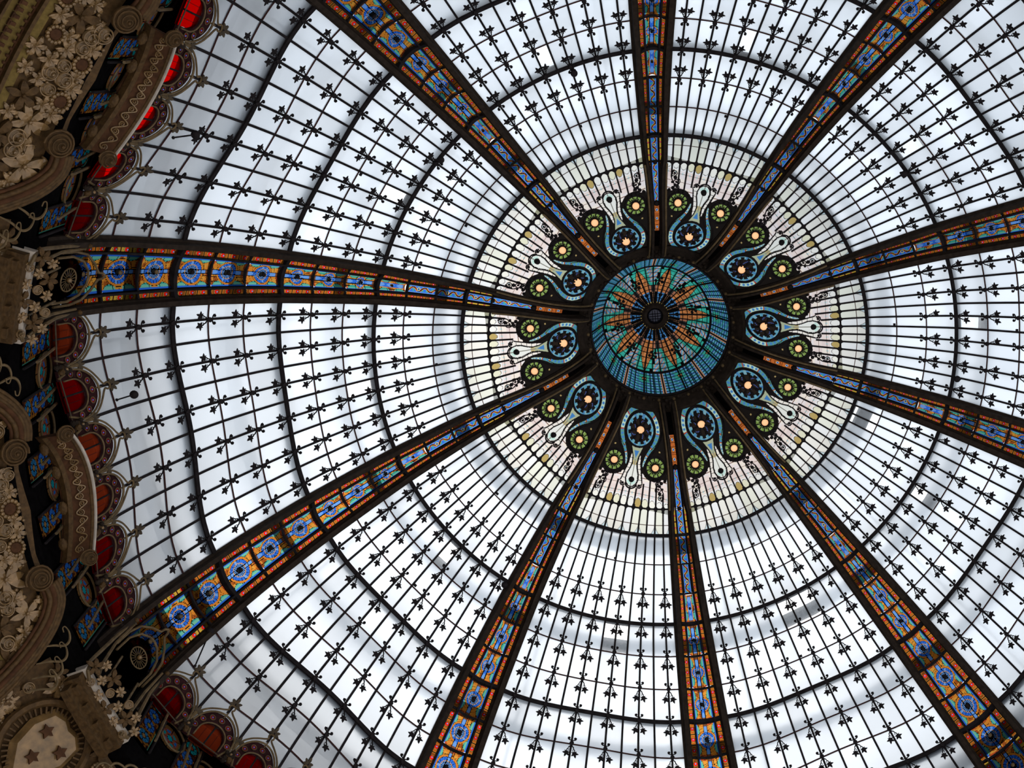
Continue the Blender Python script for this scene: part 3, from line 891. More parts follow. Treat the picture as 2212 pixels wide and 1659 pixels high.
for v, w in ((.37, .022), (.0, .03)):
    r, z = cup(v); mb = MB(); mb.tube([Vector((r * math.cos(2 * PI * a / 60), r * math.sin(2 * PI * a / 60), z - .02)) for a in range(60)], w, IRON, closed=True)
    ob('cupola_hoop', mb.mesh('cupola_hoop', ZB), cu)
kb = ob('knob_collar', revolve([(.20, 33.38), (.27, 33.34), (.33, 33.40), (.30, 33.47), (.20, 33.48), (.19, 33.42), (.20, 33.38)], 32, RIBIRON).mesh('knob_collar', ZB), cu)
mb = MB(); mb.ball((0, 0, 33.43), .20, CRYST, seg=14, rings=7, sc=(1, 1, .6))
for q in range(3): mb.box((0, -.06 + .06 * q, 33.36), (.28, .014, .02), IRON); mb.box((-.06 + .06 * q, 0, 33.36), (.014, .28, .02), IRON)
ob('crystal_knob', mb.mesh('crystal_knob', ZB), cu, label='round clear crystal knob')

# ------------------------------------------------------------------ lamps
def lampmesh(r):
    mb = MB(); mb.ball((0, 0, 0), r, LAMP, seg=16, rings=8, sc=(1, 1, .8)); bulb = mb.mesh('bulb', smooth=True)
    mb = MB(); pr = [(r * .92, .02), (r * 1.25, .0), (r * 1.35, .04), (r * 1.15, .08), (r * .5, .10)]
    n = 16
    secs = [[Vector((a * math.cos(2 * PI * k / n), a * math.sin(2 * PI * k / n), z)) for k in range(n)] for a, z in pr]
    mb.sweep(secs, IRON, caps=False); col = mb.mesh('collar')
    return bulb, col
BL, BCOL = lampmesh(.088); SL, SCOL = lampmesh(.078)
def place_lamp(b, x, r, h, bulb, col, name, label, group):
    p = sxr(x, r, h); q = Matrix.Rotation(-b * BAY, 3, 'Z') @ p
    o = root(name, b, label, 'lamp', group, base=q)
    ob('bulb', bulb, o, label='glowing warm opal bulb'); ob('collar', col, o)
for b in range(10):
    place_lamp(b, 0, 2.33, -.06, BL, BCOL, 'medallion_lamp', 'glowing lamp in the large blue medallion, %s bay' % BAYNAME[b], 'large lamps round the cupola')
    for sg in (-1, 1):
        place_lamp(b, sg * .487, 3.005, -.05, SL, SCOL, 'rosette_lamp', 'glowing lamp in the green rosette, %s side of the %s bay' % ('clockwise' if sg < 0 else 'anticlockwise', BAYNAME[b]), 'small lamps in the green rosettes')

# ------------------------------------------------------------------ small round spotlights hung on the glazing bars
def spotmesh():
    mb = MB(); mb.ball((0, 0, 0), .075, IRON, seg=14, rings=7, sc=(1, 1, .7)); h = mb.mesh('lamp_head', smooth=True)
    return h
sp_me = spotmesh()
for b, t, o, dt, do, lab in ((0, 10.98, -.165, -.42, -.005, 'in the left bay, beside the second scallop'), (1, 11.0, -.368, -.75, -.05, 'in the lower left bay near its rib'),
                        (9, 10.9, .10, -.42, -.028, 'in the upper left bay above the scallops'), (9, 3.3, -.21, -.25, -.03, 'in the upper left bay near the second thick ring'),
                        (5, 3.25, -.28, -.05, .0, 'in the right bay'), (6, 3.25, -.095, -.28, .03, 'in the upper right bay'),
                        (8, 3.05, -.085, -.2, .01, 'in the top bay left of the vertical rib'), (1, 3.2, .385, .0, .0, 'in the lower left bay against its lower rib')):
    p0 = surf(t, o, -.06); p1 = surf(t + dt, o + do, -.14); RZ = Matrix.Rotation(-b * BAY, 3, 'Z')
    rt = root('spotlight', 0, 'small round dark spotlight ' + lab, 'spotlight', 'spotlights on the glazing bars', base=RZ @ p1)
    ob('lamp_head', sp_me, rt)
    mb = MB(); mb.tube([RZ @ p0 - RZ @ p1, Vector((0, 0, 0))], .014, IRON); mb.ball(RZ @ p0 - RZ @ p1, .03, IRON, seg=6, rings=4)
    ob('arm', mb.mesh('arm'), rt)

# ------------------------------------------------------------------ foot of the dome: scalloped lunettes
FOOT = (8, 9, 0, 1, 2)
LH = .445
HOT = {9: [CRIM, REDG, REDG, REDG, REDG, CRIM], 0: [SALM, CRIM, SALM, SALM, CRIM, CRIM], 1: [CRIM, SALM, CRIM, CRIM, CRIM, CRIM], 8: [REDG] * 6, 2: [CRIM] * 6}
def smooth(p, k=4):
    out = []
    for i in range(len(p) - 1):
        p1, p2 = p[i], p[i + 1]; p0 = p[i - 1] if i else tuple(2 * a - b for a, b in zip(p1, p2)); p3 = p[i + 2] if i + 2 < len(p) else tuple(2 * b - a for a, b in zip(p1, p2))
        for q in range(k):
            f = q / k; out.append(tuple(b + .5 * f * (c - a + f * (2 * a - 5 * b + 4 * c - d + f * (3 * (b - c) + d - a))) for a, b, c, d in zip(p0, p1, p2, p3)))
    out.append(tuple(p[-1])); return out
def petal(mb, P, x0, y0, q, L, w):
    pl = [(0, 0), (w * .4, L * .3), (w * .5, L * .6), (w * .25, L * .9), (0, L), (-w * .25, L * .9), (-w * .5, L * .6), (-w * .4, L * .3)]
    cs, sn = math.cos(q), math.sin(q)
    mb.plate([(x0 + x * cs + y * sn, y0 + x * sn - y * cs) for x, y in pl], .02, BROWNIRON, lambda x, y, h: P(x, y, h - .05))
BROWNIRON = metal('brown_iron', (.05, .034, .02), rough=.6, metallic=.1)
def lunette(o0):
    P = lambda s, y, h=0.0: low(s, y, o0, h)
    parts = []
    mb = MB()                                      # ogee tube meeting in the loop
    for sg in (1, -1):
        p = [(.435, .70), (.425, .56), (.39, .42), (.30, .28), (.18, .17), (.08, .10), (.035, .05), (.055, .01), (.045, -.045), (.0, -.065)]
        mb.tube([P(sg * s, y, -.05) for s, y in smooth(p)], .017, BRONZE)
    mb.tube([P(0, .13, -.05), P(0, .24, -.02)], .015, BRONZE)
    parts.append(('ogee_tube', mb.mesh('ogee_tube', ZB), 'bronze'))
    mb = MB()
    for a in range(5):
        q = math.radians(-112 + 56 * a); petal(mb, P, 0, -.10, q, .12 if a != 2 else .16, .060)
    mb.ball(P(0, -.10, -.05), .028, IRON, seg=6, rings=4)
    parts.append(('finial', mb.mesh('finial', ZB), None))
    mb = MB()
    for a in range(5):
        q = math.radians(-100 + 50 * a); petal(mb, P, LH, .52, q, .11 if a != 2 else .14, .05)
    mb.tube([P(LH, .50, -.05), P(LH, .80, -.05)], .02, BRONZE)
    parts.append(('cusp_finial', mb.mesh('cusp_finial', ZB), None))
    def ap(r_, k, n, h): 
        a = PI * k / n; return P(r_ * math.cos(a), .76 - (.56 if r_ > .35 else .28) * math.sin(a), h)
    for r_, w in ((.405, .019), (.255, .014)):
        mb = MB(); mb.tube([P(r_, .95, -.06)] + [ap(r_, k, 18, -.06) for k in range(19)] + [P(-r_, .95, -.06)], w, BRONZE)
        parts.append(('arch_tube', mb.mesh('arch_tube', ZB), None))
    mb = MB(); secs = []                           # dark band between the arches
    for k in range(19): secs.append([ap(.41, k, 18, -.02), ap(.25, k, 18, -.02), ap(.25, k, 18, .03), ap(.41, k, 18, .03)])
    secs = [[P(.41, 1.0, -.02), P(.25, 1.0, -.02), P(.25, 1.0, .03), P(.41, 1.0, .03)]] + secs + [[P(-.41, 1.0, -.02), P(-.25, 1.0, -.02), P(-.25, 1.0, .03), P(-.41, 1.0, .03)]]
    mb.sweep(secs, MAROON); parts.append(('arch_band', mb.mesh('arch_band', ZB), None))
    for k in range(7):
        a = PI * (k + .1) / 6.2; c = (.335 * math.cos(a), .76 - .42 * math.sin(a))
        mb = MB()
        ringp = [P(c[0] + .052 * math.cos(q * PI / 5), c[1] + .052 * math.sin(q * PI / 5), -.045) for q in range(10)]
        mb.tube(ringp, .008, BRONZE, n=4, closed=True)
        mb.add([P(c[0] + .047 * math.cos(q * PI / 5), c[1] + .047 * math.sin(q * PI / 5), -.035) for q in range(10)], [tuple(range(10))], ROSE)
        mb.ball(P(c[0], c[1], -.045), .013, BLUPAINT, seg=6, rings=4)
        parts.append(('flower_roundel', mb.mesh('flower_roundel', ZB), None))
    for sg in (1, -1):
        mb = MB(); poly = [(.0, 1.04), (.25, 1.04), (.24, .72), (.205, .60), (.13, .52), (.0, .49)]
        mb.plate([(sg * x, y) for x, y in poly], .012, WHITE, lambda x, y, h: P(x, y, h + .02))
        parts.append(('lunette_pane', mb.mesh('lunette_pane', ZB), None))
    mb = MB(); mb.tube([P(0, .47, 0), P(0, .97, 0)], .017, IRON); mb.tube([P(.12, .51, .01), P(.12, .97, .01)], .004, IRON); mb.tube([P(-.12, .51, .01), P(-.12, .97, .01)], .004, IRON)
    mb.tube([P(-.42, .98, -.02), P(.42, .98, -.02)], .012, BROWNIRON)
    parts.append(('lunette_bar', mb.mesh('lunette_bar', ZB), None))
    mb = MB()                                      # shell cluster between neighbouring lunettes
    for q in range(16):
        a = hsh(q, 1) * 2 * PI; rr = .09 * hsh(q, 2)
        mb.ball(P(LH + rr * math.cos(a), .92 + 1.7 * rr * math.sin(a), -.05 - .06 * hsh(q, 3)), .03 + .025 * hsh(q, 4), GOLD if q % 5 == 0 else RIBIRON, seg=6, rings=4)
    mb.ball(P(LH, .90, -.12), .035, GOLDHI, seg=8, rings=5)
    for dx_ in (-.06, .06): mb.tube([P(LH + dx_ * 2.4, 1.02, -.03), P(LH + dx_, .78, -.05)], .02, BRONZE)
    parts.append(('shell_cluster', mb.mesh('shell_cluster', ZB), None))
    return parts
MAROON = metal('dark_maroon_iron', (.022, .007, .007), rough=.8, metallic=0, spec=.05)
ROSE = metal('dark_rose_enamel', (.16, .012, .012), rough=.5)
BLUPAINT = metal('blue_enamel', (.10, .22, .75), rough=.4)
lun = [lunette(STEP * m) for m in (-5, -3, -1, 1, 3, 5)]
ORD = ['first', 'second', 'third', 'fourth', 'fifth', 'sixth']
glass_variants = {}
for b in FOOT:
    for i, m in enumerate((-5, -3, -1, 1, 3, 5)):
        L_ = root('lunette', b, '%s scalloped lunette from the top, foot of the %s bay' % (ORD[i], BAYNAME[b]), 'lunette', 'scalloped lunettes at the dome foot')
        for nm, me, _ in lun[i]:
            if nm == 'lunette_pane':
                key = (me.name, HOT[b][i].name)
                if key not in glass_variants:
                    m2 = me.copy(); m2.materials.clear(); m2.materials.append(HOT[b][i]); glass_variants[key] = m2
                ob(nm, glass_variants[key], L_)
            else: ob(nm, me, L_)

# ------------------------------------------------------------------ gallery wall behind the lunettes: tall windows and rose windows
RW = 10.80
def tall_col(u, v):
    x = (u - .5) * .46; y = v * 1.60
    if y < .21 and hyp(x, y - .21) > .205: return BLK
    if y < .21 and hyp(x, y - .21) > .175 or abs(x) > .185: return (.10, .45, .30)
    if int(y * 7) != int(y * 7 + .05) and abs(x) > .17: return BLK
    for cy, c1, c2 in ((.24, (.02, .60, .60), (.70, .12, .04)), (.58, (.05, .22, .75), (.5, .35, .08)), (.92, (.05, .22, .75), (.5, .35, .08)), (1.28, (.05, .30, .60), (.6, .3, .1))):
        d = hyp(x, y - cy); q = math.atan2(x, y - cy)
        if d < .145:
            if d < .045: return c2
            if d < .06 or d > .135: return BLK
            return BLK if (q * 8 / (2 * PI)) % 1 < .16 else c1
    k = hsh(int((x + 1) * 22), int(y * 18))
    if (x * 22) % 1 < .1 or (y * 18) % 1 < .1: return BLK
    return ((.50, .18, .03), (.16, .04, .02), (.06, .02, .015), (.10, .03, .02))[int(k * 4)]
def rose_col(u, v):
    x, y = (u - .5) * .62, (v - .5) * .62; d = hyp(x, y); q = math.atan2(x, y)
    if d > .30: return BLK
    if d > .275: return BLK
    if d < .065: return (.02, .55, .62)
    if d < .075: return BLK
    f = (q * 6 / (2 * PI)) % 1
    if f < .07: return BLK
    if d > .12 and d < .175 and abs(f - .53) < .3: return (.04, .25, .75) if int(q * 6 / (2 * PI) + 6) % 2 else (.02, .5, .5)
    if d < .2: return (.55, .14, .08)
    return (.35, .16, .05)
def wallglass(name, o0, z0, w, hgt, colf0, nu, nv):
    def colf(u, v):
        c = colf0(u, v); return c and tuple(q * (.62 - .30 * v) for q in c) if False else tuple(q * 1.15 for q in c)
    mb = MB(); mb.mosaic(lambda u, v: cyl(o0 + (u - .5) * w / (RW * BAY), z0 - v * hgt, RW - .002), nu, nv, colf, STAIN); return mb.mesh(name, ZB)
tallm = [wallglass('tall_window_glass', STEP * m, 23.55, .46, 1.60, tall_col, 30, 100) for m in (-5, -3, -1, 1, 3, 5)]
rosem = [wallglass('rose_glass', STEP * m, 23.25, .62, .62, rose_col, 36, 36) for m in (-4, -2, 0, 2, 4)]
def tallframe(m):
    o0 = STEP * m; z0 = 23.55; mb = MB(); k = RW * BAY
    p = [cyl(o0 - .22 / k, z0 - 1.6, RW - .06)] + [cyl(o0 + .22 * -math.cos(PI * i / 10) / k, z0 - .21 + .22 * math.sin(PI * i / 10), RW - .06) for i in range(11)] + [cyl(o0 + .22 / k, z0 - 1.6, RW - .06)]
    mb.tube(p, .022, IRON)
    return mb.mesh('window_frame', ZB)
def roseframe(m):
    o0 = STEP * m; z0 = 22.94; k = RW * BAY; mb = MB()
    mb.tube([cyl(o0 + .31 * math.cos(2 * PI * i / 24) / k, z0 + .31 * math.sin(2 * PI * i / 24), RW - .06) for i in range(24)], .02, BRONZE, closed=True)
    mb.tube([cyl(o0 - .36 / k, z0 - .9, RW - .22), cyl(o0 - .34 / k, z0 + .3, RW - .12)], .024, BRONZE)
    mb.tube([cyl(o0 + .36 / k, z0 - .9, RW - .22), cyl(o0 + .34 / k, z0 + .3, RW - .12)], .024, BRONZE)
    return mb.mesh('rose_frame', ZB)
tfm = [tallframe(m) for m in (-5, -3, -1, 1, 3, 5)]; rfm = [roseframe(m) for m in (-4, -2, 0, 2, 4)]
for b in FOOT:
    for i in range(6):
        T_ = root('tall_window', b, 'tall stained window behind the %s lunette from the top, %s bay' % (ORD[i], BAYNAME[b]), 'stained window', 'tall windows behind the lunettes')
        ob('window_glass', tallm[i], T_); ob('window_frame', tfm[i], T_)
    for i in range(5):
        T_ = root('rose_window', b, 'round rose window below the %s gap between lunettes from the top, %s bay' % (ORD[i], BAYNAME[b]), 'rose window', 'rose windows behind the lunettes')
        ob('rose_glass', rosem[i], T_); ob('rose_frame', rfm[i], T_)
mb = MB(); mb.mosaic(lambda u, v: (low(0, .985, -.5 + u) * (1 - v) + cyl(-.5 + u, 23.66, RW) * v), 40, 3, lambda u, v: (0, 0, 0), DARK)  # dark sheet added to block the sky between dome foot and gallery wall
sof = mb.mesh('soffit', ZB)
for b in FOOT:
    o = ob('trim_sky_cover', sof); o.location = (0, 0, ZB); o.rotation_euler = (0, 0, -b * BAY); o['kind'] = 'structure'
# dark wall panels, pierced where the windows are
k = RW * BAY
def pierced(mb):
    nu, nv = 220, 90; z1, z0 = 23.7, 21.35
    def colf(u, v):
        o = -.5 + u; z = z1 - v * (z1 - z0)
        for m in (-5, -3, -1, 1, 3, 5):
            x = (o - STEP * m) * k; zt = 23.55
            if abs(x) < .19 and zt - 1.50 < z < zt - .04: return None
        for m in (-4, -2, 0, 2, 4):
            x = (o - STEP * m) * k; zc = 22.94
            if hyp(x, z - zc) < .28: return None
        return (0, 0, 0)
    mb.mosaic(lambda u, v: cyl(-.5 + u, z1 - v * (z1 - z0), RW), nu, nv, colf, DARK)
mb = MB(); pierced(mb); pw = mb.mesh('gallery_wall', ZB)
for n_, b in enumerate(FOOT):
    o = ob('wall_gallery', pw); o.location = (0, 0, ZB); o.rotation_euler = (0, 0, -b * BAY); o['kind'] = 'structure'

# ------------------------------------------------------------------ rib feet: arch, fan medallion, claws
def ribfoot():
    out = []; Q = lambda x, d, h=0.0: ribp(D2t(d), x, h)
    mb = MB()
    for sg in (1, -1):
        mb.tube([Q(sg * .44, 1.25, -.10), Q(sg * .44, .85, -.10), Q(sg * .38, .58, -.10), Q(sg * .22, .38, -.10), Q(sg * .06, .26, -.10), Q(sg * .045, .16, -.1), Q(0, .10, -.1)], .022, BRONZE)
        mb.tube([Q(sg * .37, 1.35, -.12), Q(sg * .37, .95, -.12), Q(sg * .28, .68, -.12), Q(sg * .12, .54, -.12), Q(0, .51, -.12)], .022, BRONZE)
    out.append(('foot_arch', mb.mesh('foot_arch', ZB)))
    mb = MB(); pts = []
    for i in range(20):
        a = 2 * PI * i / 20; pts.append(Q(.19 * math.cos(a), 1.02 - .19 * math.sin(a), -.14))
    mb.tube(pts, .012, BRONZE, closed=True)
    for i in range(18):
        a = 2 * PI * i / 18; mb.tube([Q(.06 * math.cos(a), 1.02 - .06 * math.sin(a), -.14), Q(.18 * math.cos(a), 1.02 - .18 * math.sin(a), -.14)], .006, BRONZE, n=4)
    mb.ball(Q(0, 1.02, -.16), .045, GOLDHI, seg=10, rings=6)
    out.append(('fan_medallion', mb.mesh('fan_medallion', ZB)))
    mb = MB()
    def fc(u, v):
        x = (u - .5) * .72; y = .58 + v * 1.9
        if y < .95 and hyp(x / .36, (y - .95) / .37) > 1: return None
        for cy in (1.02, 1.55, 2.0):
            d = hyp(x, y - cy); q = math.atan2(x, y - cy)
            if d < .2:
                if d < .05: return BLK
                return BLK if (q * 9 / (2 * PI)) % 1 < .25 else ((.08, .25, .7) if d > .1 else (.5, .3, .1))
        for i in range(5):
            a = PI * (i + .5) / 5
            if hyp(x - .29 * math.cos(a), y - .98 + .29 * math.sin(a)) < .045: return (.6, .03, .02)
        kx = hsh(int(x * 18 + 90), int(y * 14))
        return ((.30, .12, .03), (.10, .04, .02), (.45, .2, .05), (.02, .02, .02))[int(kx * 4)]
    mb.mosaic(lambda u, v: Q((u - .5) * .72, .58 + v * 1.9, -.06 + .05 * abs(u - .5) * 2), 40, 100, fc, STAIN)
    out.append(('foot_glass', mb.mesh('foot_glass', ZB)))
    mb = MB(); secs = []
    mb.mosaic(lambda u, v: Q((u - .5) * 1.3, .75 + v * 2.2, .12), 6, 12, lambda u, v: (0, 0, 0), DARK)
    out.append(('backing', mb.mesh('backing', ZB)))
    for sg in (1, -1):
        mb = MB()
        mb.tube([Q(sg * .55, .75, -.16), Q(sg * .58, 1.3, -.2), Q(sg * .64, 2.1, -.28), Q(sg * .68, 2.45, -.35)], [.02, .03, .035, .03], BRONZE)
        mb.tube([Q(sg * .50, .75, -.16), Q(sg * .50, 1.4, -.2), Q(sg * .47, 2.2, -.3), Q(sg * .42, 2.5, -.4)], [.02, .028, .03, .03], BRONZE)
        mb.tube([Q(sg * .68, 2.45, -.35), Q(sg * .64, 2.7, -.5), Q(sg * .5, 2.75, -.5)], .03, BRONZE)
        mb.ball(Q(sg * .55, .70, -.2), .045, GOLD, seg=8, rings=5)
        mb.tube([Q(sg * .42, 2.5, -.4), Q(sg * .30, 2.55, -.4), Q(sg * .27, 2.2, -.35), Q(sg * .27, 1.5, -.25)], .02, BRONZE)
        out.append(('claw_bracket', mb.mesh('claw_bracket', ZB)))
    return out
rf = ribfoot()
for k2 in (9, 0, 1, 2):
    F_ = root('rib_foot', k2 - .5, 'bronze fan medallion arch, rib ' + RIBNAME[k2], 'bracket', 'rib feet')
    for nm, me in rf: ob(nm, me, F_)

# ------------------------------------------------------------------ gilded plaster below the dome
RP = 10.8
kk = RP * BAY
def cyl(o, z, r, h=0.0):
    """plaster soffit: sloping face that leans outwards going down from the volutes"""
    if abs(r - 10.8) > .3 or RAW[0]:
        a = -o * BAY; return Vector(((r + h) * math.cos(a), (r + h) * math.sin(a), z))
    z2 = (.37 * z + 21.3) / 1.37; rr = 10.8 + (21.3 - z2) + (h + r - 10.8) * .7071; a = -o * BAY
    return Vector((rr * math.cos(a), rr * math.sin(a), z2 + (h + r - 10.8) * .7071))
RAW = [False]
def archz(o):            # top outline of the plaster panel
    a = abs(o)
    tab = [(0, 21.95), (.10, 21.75), (.17, 21.85), (.21, 21.80), (.25, 21.45), (.287, 20.6), (.31, 19.9), (.335, 18.7), (.345, 17.0)]
    for p, q in zip(tab, tab[1:]):
        if p[0] <= a <= q[0]: return p[1] + (q[1] - p[1]) * (a - p[0]) / (q[0] - p[0])
    return None
def panelmesh():
    mb = MB(); n = 60; m_ = 24; om = .335
    vs_ = []; fs = []
    for i in range(n + 1):
        o = -om + 2 * om * i / n; zt = archz(o) - .03
        for j in range(m_ + 1):
            z = 19.15 + (zt - 19.15) * j / m_ if zt > 19.15 else 19.15
            vs_.append(cyl(o, z, RP + .06))
    for i in range(n):
        for j in range(m_):
            a = i * (m_ + 1) + j; fs.append((a, a + 1, a + m_ + 2, a + m_ + 1))
    mb.add(vs_, fs, GOLD); return mb.mesh('panel_ground', ZB)
def hband(z0, z1, h0, h1, mat, name, om=.36, n=40):
    mb = MB(); secs = []
    for i in range(n + 1):
        o = -om + 2 * om * i / n
        secs.append([cyl(o, z0, RP, h0), cyl(o, z1, RP, h0), cyl(o, z1, RP, h1), cyl(o, z0, RP, h1)])
    mb.sweep(secs, mat); return mb.mesh(name, ZB)
def bigmould(sg):
    mb = MB(); tr = [(.150, 21.30)]
    path = smooth([(.172, 21.70), (.192, 21.74), (.215, 21.68), (.240, 21.42), (.262, 21.05), (.283, 20.55), (.303, 19.95), (.320, 19.25), (.336, 18.4), (.350, 17.2), (.362, 15.6), (.372, 13.6)], 3)
    for off, rad, h, mat in ((0, .055, -.12, BROWN), (.085, .045, -.12, GOLD), (.15, .035, -.09, GOLD), (-.075, .04, -.12, GOLD), (-.13, .03, -.09, BROWN), (.04, .03, -.15, GOLD)):
        pts = []
        for i, (o, z) in enumerate(path):
            a, b2 = path[max(0, i - 1)], path[min(len(path) - 1, i + 1)]
            dx, dz = (b2[0] - a[0]) * kk, (b2[1] - a[1]) * .38; l = math.hypot(dx, dz)
            pts.append(cyl(sg * (o + (-dz / l) * off / kk), z + dx / l * off / .38, RP, h))
        mb.tube(pts, rad, mat, n=8)
    return mb.mesh('arch_moulding', ZB, smooth=True)
def volute(rad, turns, tube, mat, name='volute'):
    """spiral disc in local x,y; z towards viewer"""
    mb = MB(); pts = []; rr = []
    n = 64
    for i in range(n + 1):
        f = i / n; a = turns * 2 * PI * f; r = rad * (1 - f) + .02
        pts.append(Vector((r * math.cos(a), r * math.sin(a), .04 + .10 * f))); rr.append(tube * (1 - .6 * f))
    mb.tube(pts, rr, mat, n=6)
    mb.ball((0, 0, .0), rad * .98, mat, seg=24, rings=4, sc=(1, 1, .28), bot=0, top=90)
    mb.ball((0, 0, .14), .03, mat, seg=8, rings=4)
    return mb.mesh(name, smooth=False)
def cylframe(o, z, r, h=0.0, rot=0.0, sc=1.0, flip=1):
    p = cyl(o, z, r, h); a = -o * BAY
    inw = Vector((-math.cos(a), -math.sin(a), -1)).normalized(); up = Vector((-math.cos(a), -math.sin(a), 1)).normalized(); x = up.cross(inw)
    m = Matrix((x, up, inw)).transposed().to_4x4(); m.translation = p - Vector((0, 0, ZB))
    return m @ Matrix.Rotation(rot, 4, 'Z') @ Matrix.Diagonal((sc * flip, sc, sc, 1))
def leafpetal(L, w, mat, mb, ang, cz=.03, lift=.06):
    ca, sa = math.cos(ang), math.sin(ang)
    prof_ = [(0, .25, .0), (.3, .8, .7), (.55, 1, 1), (.8, .7, .7), (1, .05, .1)]
    top = []; vs_ = []
    for f, ww, zz in prof_:
        for s_ in (-1, 0, 1):
            x, y = f * L, s_ * ww * w / 2; z = cz + lift * zz * (1 if s_ else .55)
            vs_.append((x * ca - y * sa, x * sa + y * ca, z if s_ == 0 else z - .02))
    fs = []
    for i in range(4):
        for j in range(2):
            a = i * 3 + j; fs.append((a, a + 1, a + 4, a + 3))
    b0 = len(vs_)
    vs_ += [(x, y, 0) for (x, y, z) in vs_[:15]]
    for i in range(4): fs += [(i * 3, (i + 1) * 3, 15 + (i + 1) * 3, 15 + i * 3), (i * 3 + 2, 15 + i * 3 + 2, 15 + (i + 1) * 3 + 2, (i + 1) * 3 + 2)]
    mb.add(vs_, fs, mat)
def flower(n, L, w, mat):
    mb = MB()
    for i in range(n): leafpetal(L * (1 + .12 * math.sin(i * 2.3)), w, mat, mb, 2 * PI * i / n + .2 * math.sin(i * 1.7))
    mb.ball((0, 0, .05), w * .28, mat, seg=7, rings=4); return mb.mesh('leaf_rosette')
def daisy():
    mb = MB()
    for i in range(14):
        a = 2 * PI * i / 14; mb.ball((.12 * math.cos(a), .12 * math.sin(a), .05), .035, GOLDHI, seg=6, rings=4)
    mb.ball((0, 0, .02), .11, BROWN, seg=14, rings=4, sc=(1, 1, .5)); return mb.mesh('daisy')
def sprig():
    mb = MB()
    for i in range(6): leafpetal(.16, .07, GOLDHI, mb, i * 1.1, .03, .05)
    mb.ball((.1, .08, .06), .03, GOLDHI, seg=6, rings=4); mb.ball((-.09, .05, .06), .025, GOLDHI, seg=6, rings=4); return mb.mesh('leaf_sprig')
pm = panelmesh(); bm_ = {1: bigmould(1), -1: bigmould(-1)}
vol_me = volute(.20, 3.8, .021, GOLD); vol_s = volute(.11, 2.6, .014, GOLDHI, 'scroll'); fl7 = flower(7, .30, .12, GOLDHI); fl5 = flower(5, .26, .12, GOLD); da = daisy(); spg = sprig()
rnd = random.Random(3)
spots = []
def okspot(o, z, d):
    return all(hyp((o - a) * kk, (z - b2) * .38) > (d + e) * .40 for a, b2, e in spots)
tries = 0
while len(spots) < 190 and tries < 30000:
    tries += 1
    o = rnd.uniform(-.30, .30); z = rnd.uniform(19.25, 21.9); zt = archz(o)
    if zt is None or z > zt - .35: continue
    if hyp((abs(o) - .15) * kk, (z - 21.3) * .38) < .36: continue
    if abs(o) > .22 and z > 20.9 - (abs(o) - .22) * 14: continue
    if z > 21.2 and abs(o) < .13: continue
    d = rnd.choice((.46, .40, .30, .24, .20)) if tries < 12000 else .2
    if okspot(o, z, d): spots.append((o, z, d))
def plasterbay(b):
    P_ = root('plaster_panel', b, 'gilded plaster relief of leaves and scrolls between two volutes, %s bay' % BAYNAME[b], 'relief', 'gilded plaster panels')
    ob('panel_ground', pm, P_)
    for sg in (1, -1): ob('arch_moulding', bm_[sg], P_)
    for sg in (1, -1): ob('volute', vol_me, P_, cylframe(sg * .150, 21.33, RP, -.14, PI / 2 + (.2 if sg > 0 else -.2), 1.0, flip=-sg))
    for i, (o, z, d) in enumerate(spots):
        me = fl7 if d > .42 else (fl5 if d > .37 else (da if d > .28 else (spg if i % 3 else vol_s)))
        if me is fl5 and i % 3 == 0: me = vol_s
        ob(me.name.split('.')[0], me, P_, cylframe(o, z, RP, .03, rnd.uniform(0, 6.28), rnd.uniform(.85, 1.15)))
    for nm, me in bands: ob(nm, me, P_)
def dentils():
    mb = MB()
    for i in range(46):
        o = -.33 + .66 * i / 45
        mb.box(cyl(o, 18.12, RP, .0), (.10, .05, .04), BROWN, Matrix.Rotation(-o * BAY, 3, 'Z') @ Matrix.Rotation(PI / 4, 3, 'Y'))
        mb.box(cyl(o, 18.02, RP, .0), (.03, .09, .04), BROWN, Matrix.Rotation(-o * BAY, 3, 'Z') @ Matrix.Rotation(PI / 4, 3, 'Y'))
    a = mb.mesh('dentil_row', ZB); mb = MB()
    for i in range(46):
        o = -.33 + .66 * i / 45
        mb.ball(cyl(o, 18.50, RP, .0), .028, BROWN, seg=6, rings=4)
    return a, mb.mesh('bead_row', ZB)
dn = dentils()
def honey():
    mb = MB()
    for row in range(5):
        for i in range(24):
            o = -.33 + .66 * (i + .5 * (row % 2)) / 23; z = 17.3 - row * .62
            m_ = cylframe(o, z, RP, .10)
            ring = [m_ @ Vector((.12 * math.cos(2 * PI * q / 12), .12 * math.sin(2 * PI * q / 12), .02)) + Vector((0, 0, ZB)) for q in range(12)]
            mb.tube(ring, .014, BROWN, n=4, closed=True); mb.ball(m_ @ Vector((0, 0, .02)) + Vector((0, 0, ZB)), .025, GOLD, seg=6, rings=4)
    return mb.mesh('honeycomb_relief', ZB)
bands = [('plain_band', hband(18.80, 19.20, .02, .10, OCHRE, 'plain_band')), ('moulding_strip', hband(18.66, 18.80, -.05, .10, GOLD, 'moulding_strip')),
         ('moulding_strip', hband(18.60, 18.66, .03, .10, BROWN, 'moulding_strip')), ('ochre_band', hband(17.72, 18.60, .05, .12, OCHRE, 'ochre_band')),
         ('moulding_strip', hband(17.62, 17.72, -.02, .12, GOLD, 'moulding_strip')), ('brown_field', hband(14.0, 17.62, .10, .16, BROWN, 'brown_field')),
         ('dentil_row', dn[0]), ('bead_row', dn[1]), ('honeycomb_relief', honey())]
for b in (8, 9, 0, 1): plasterbay(b)

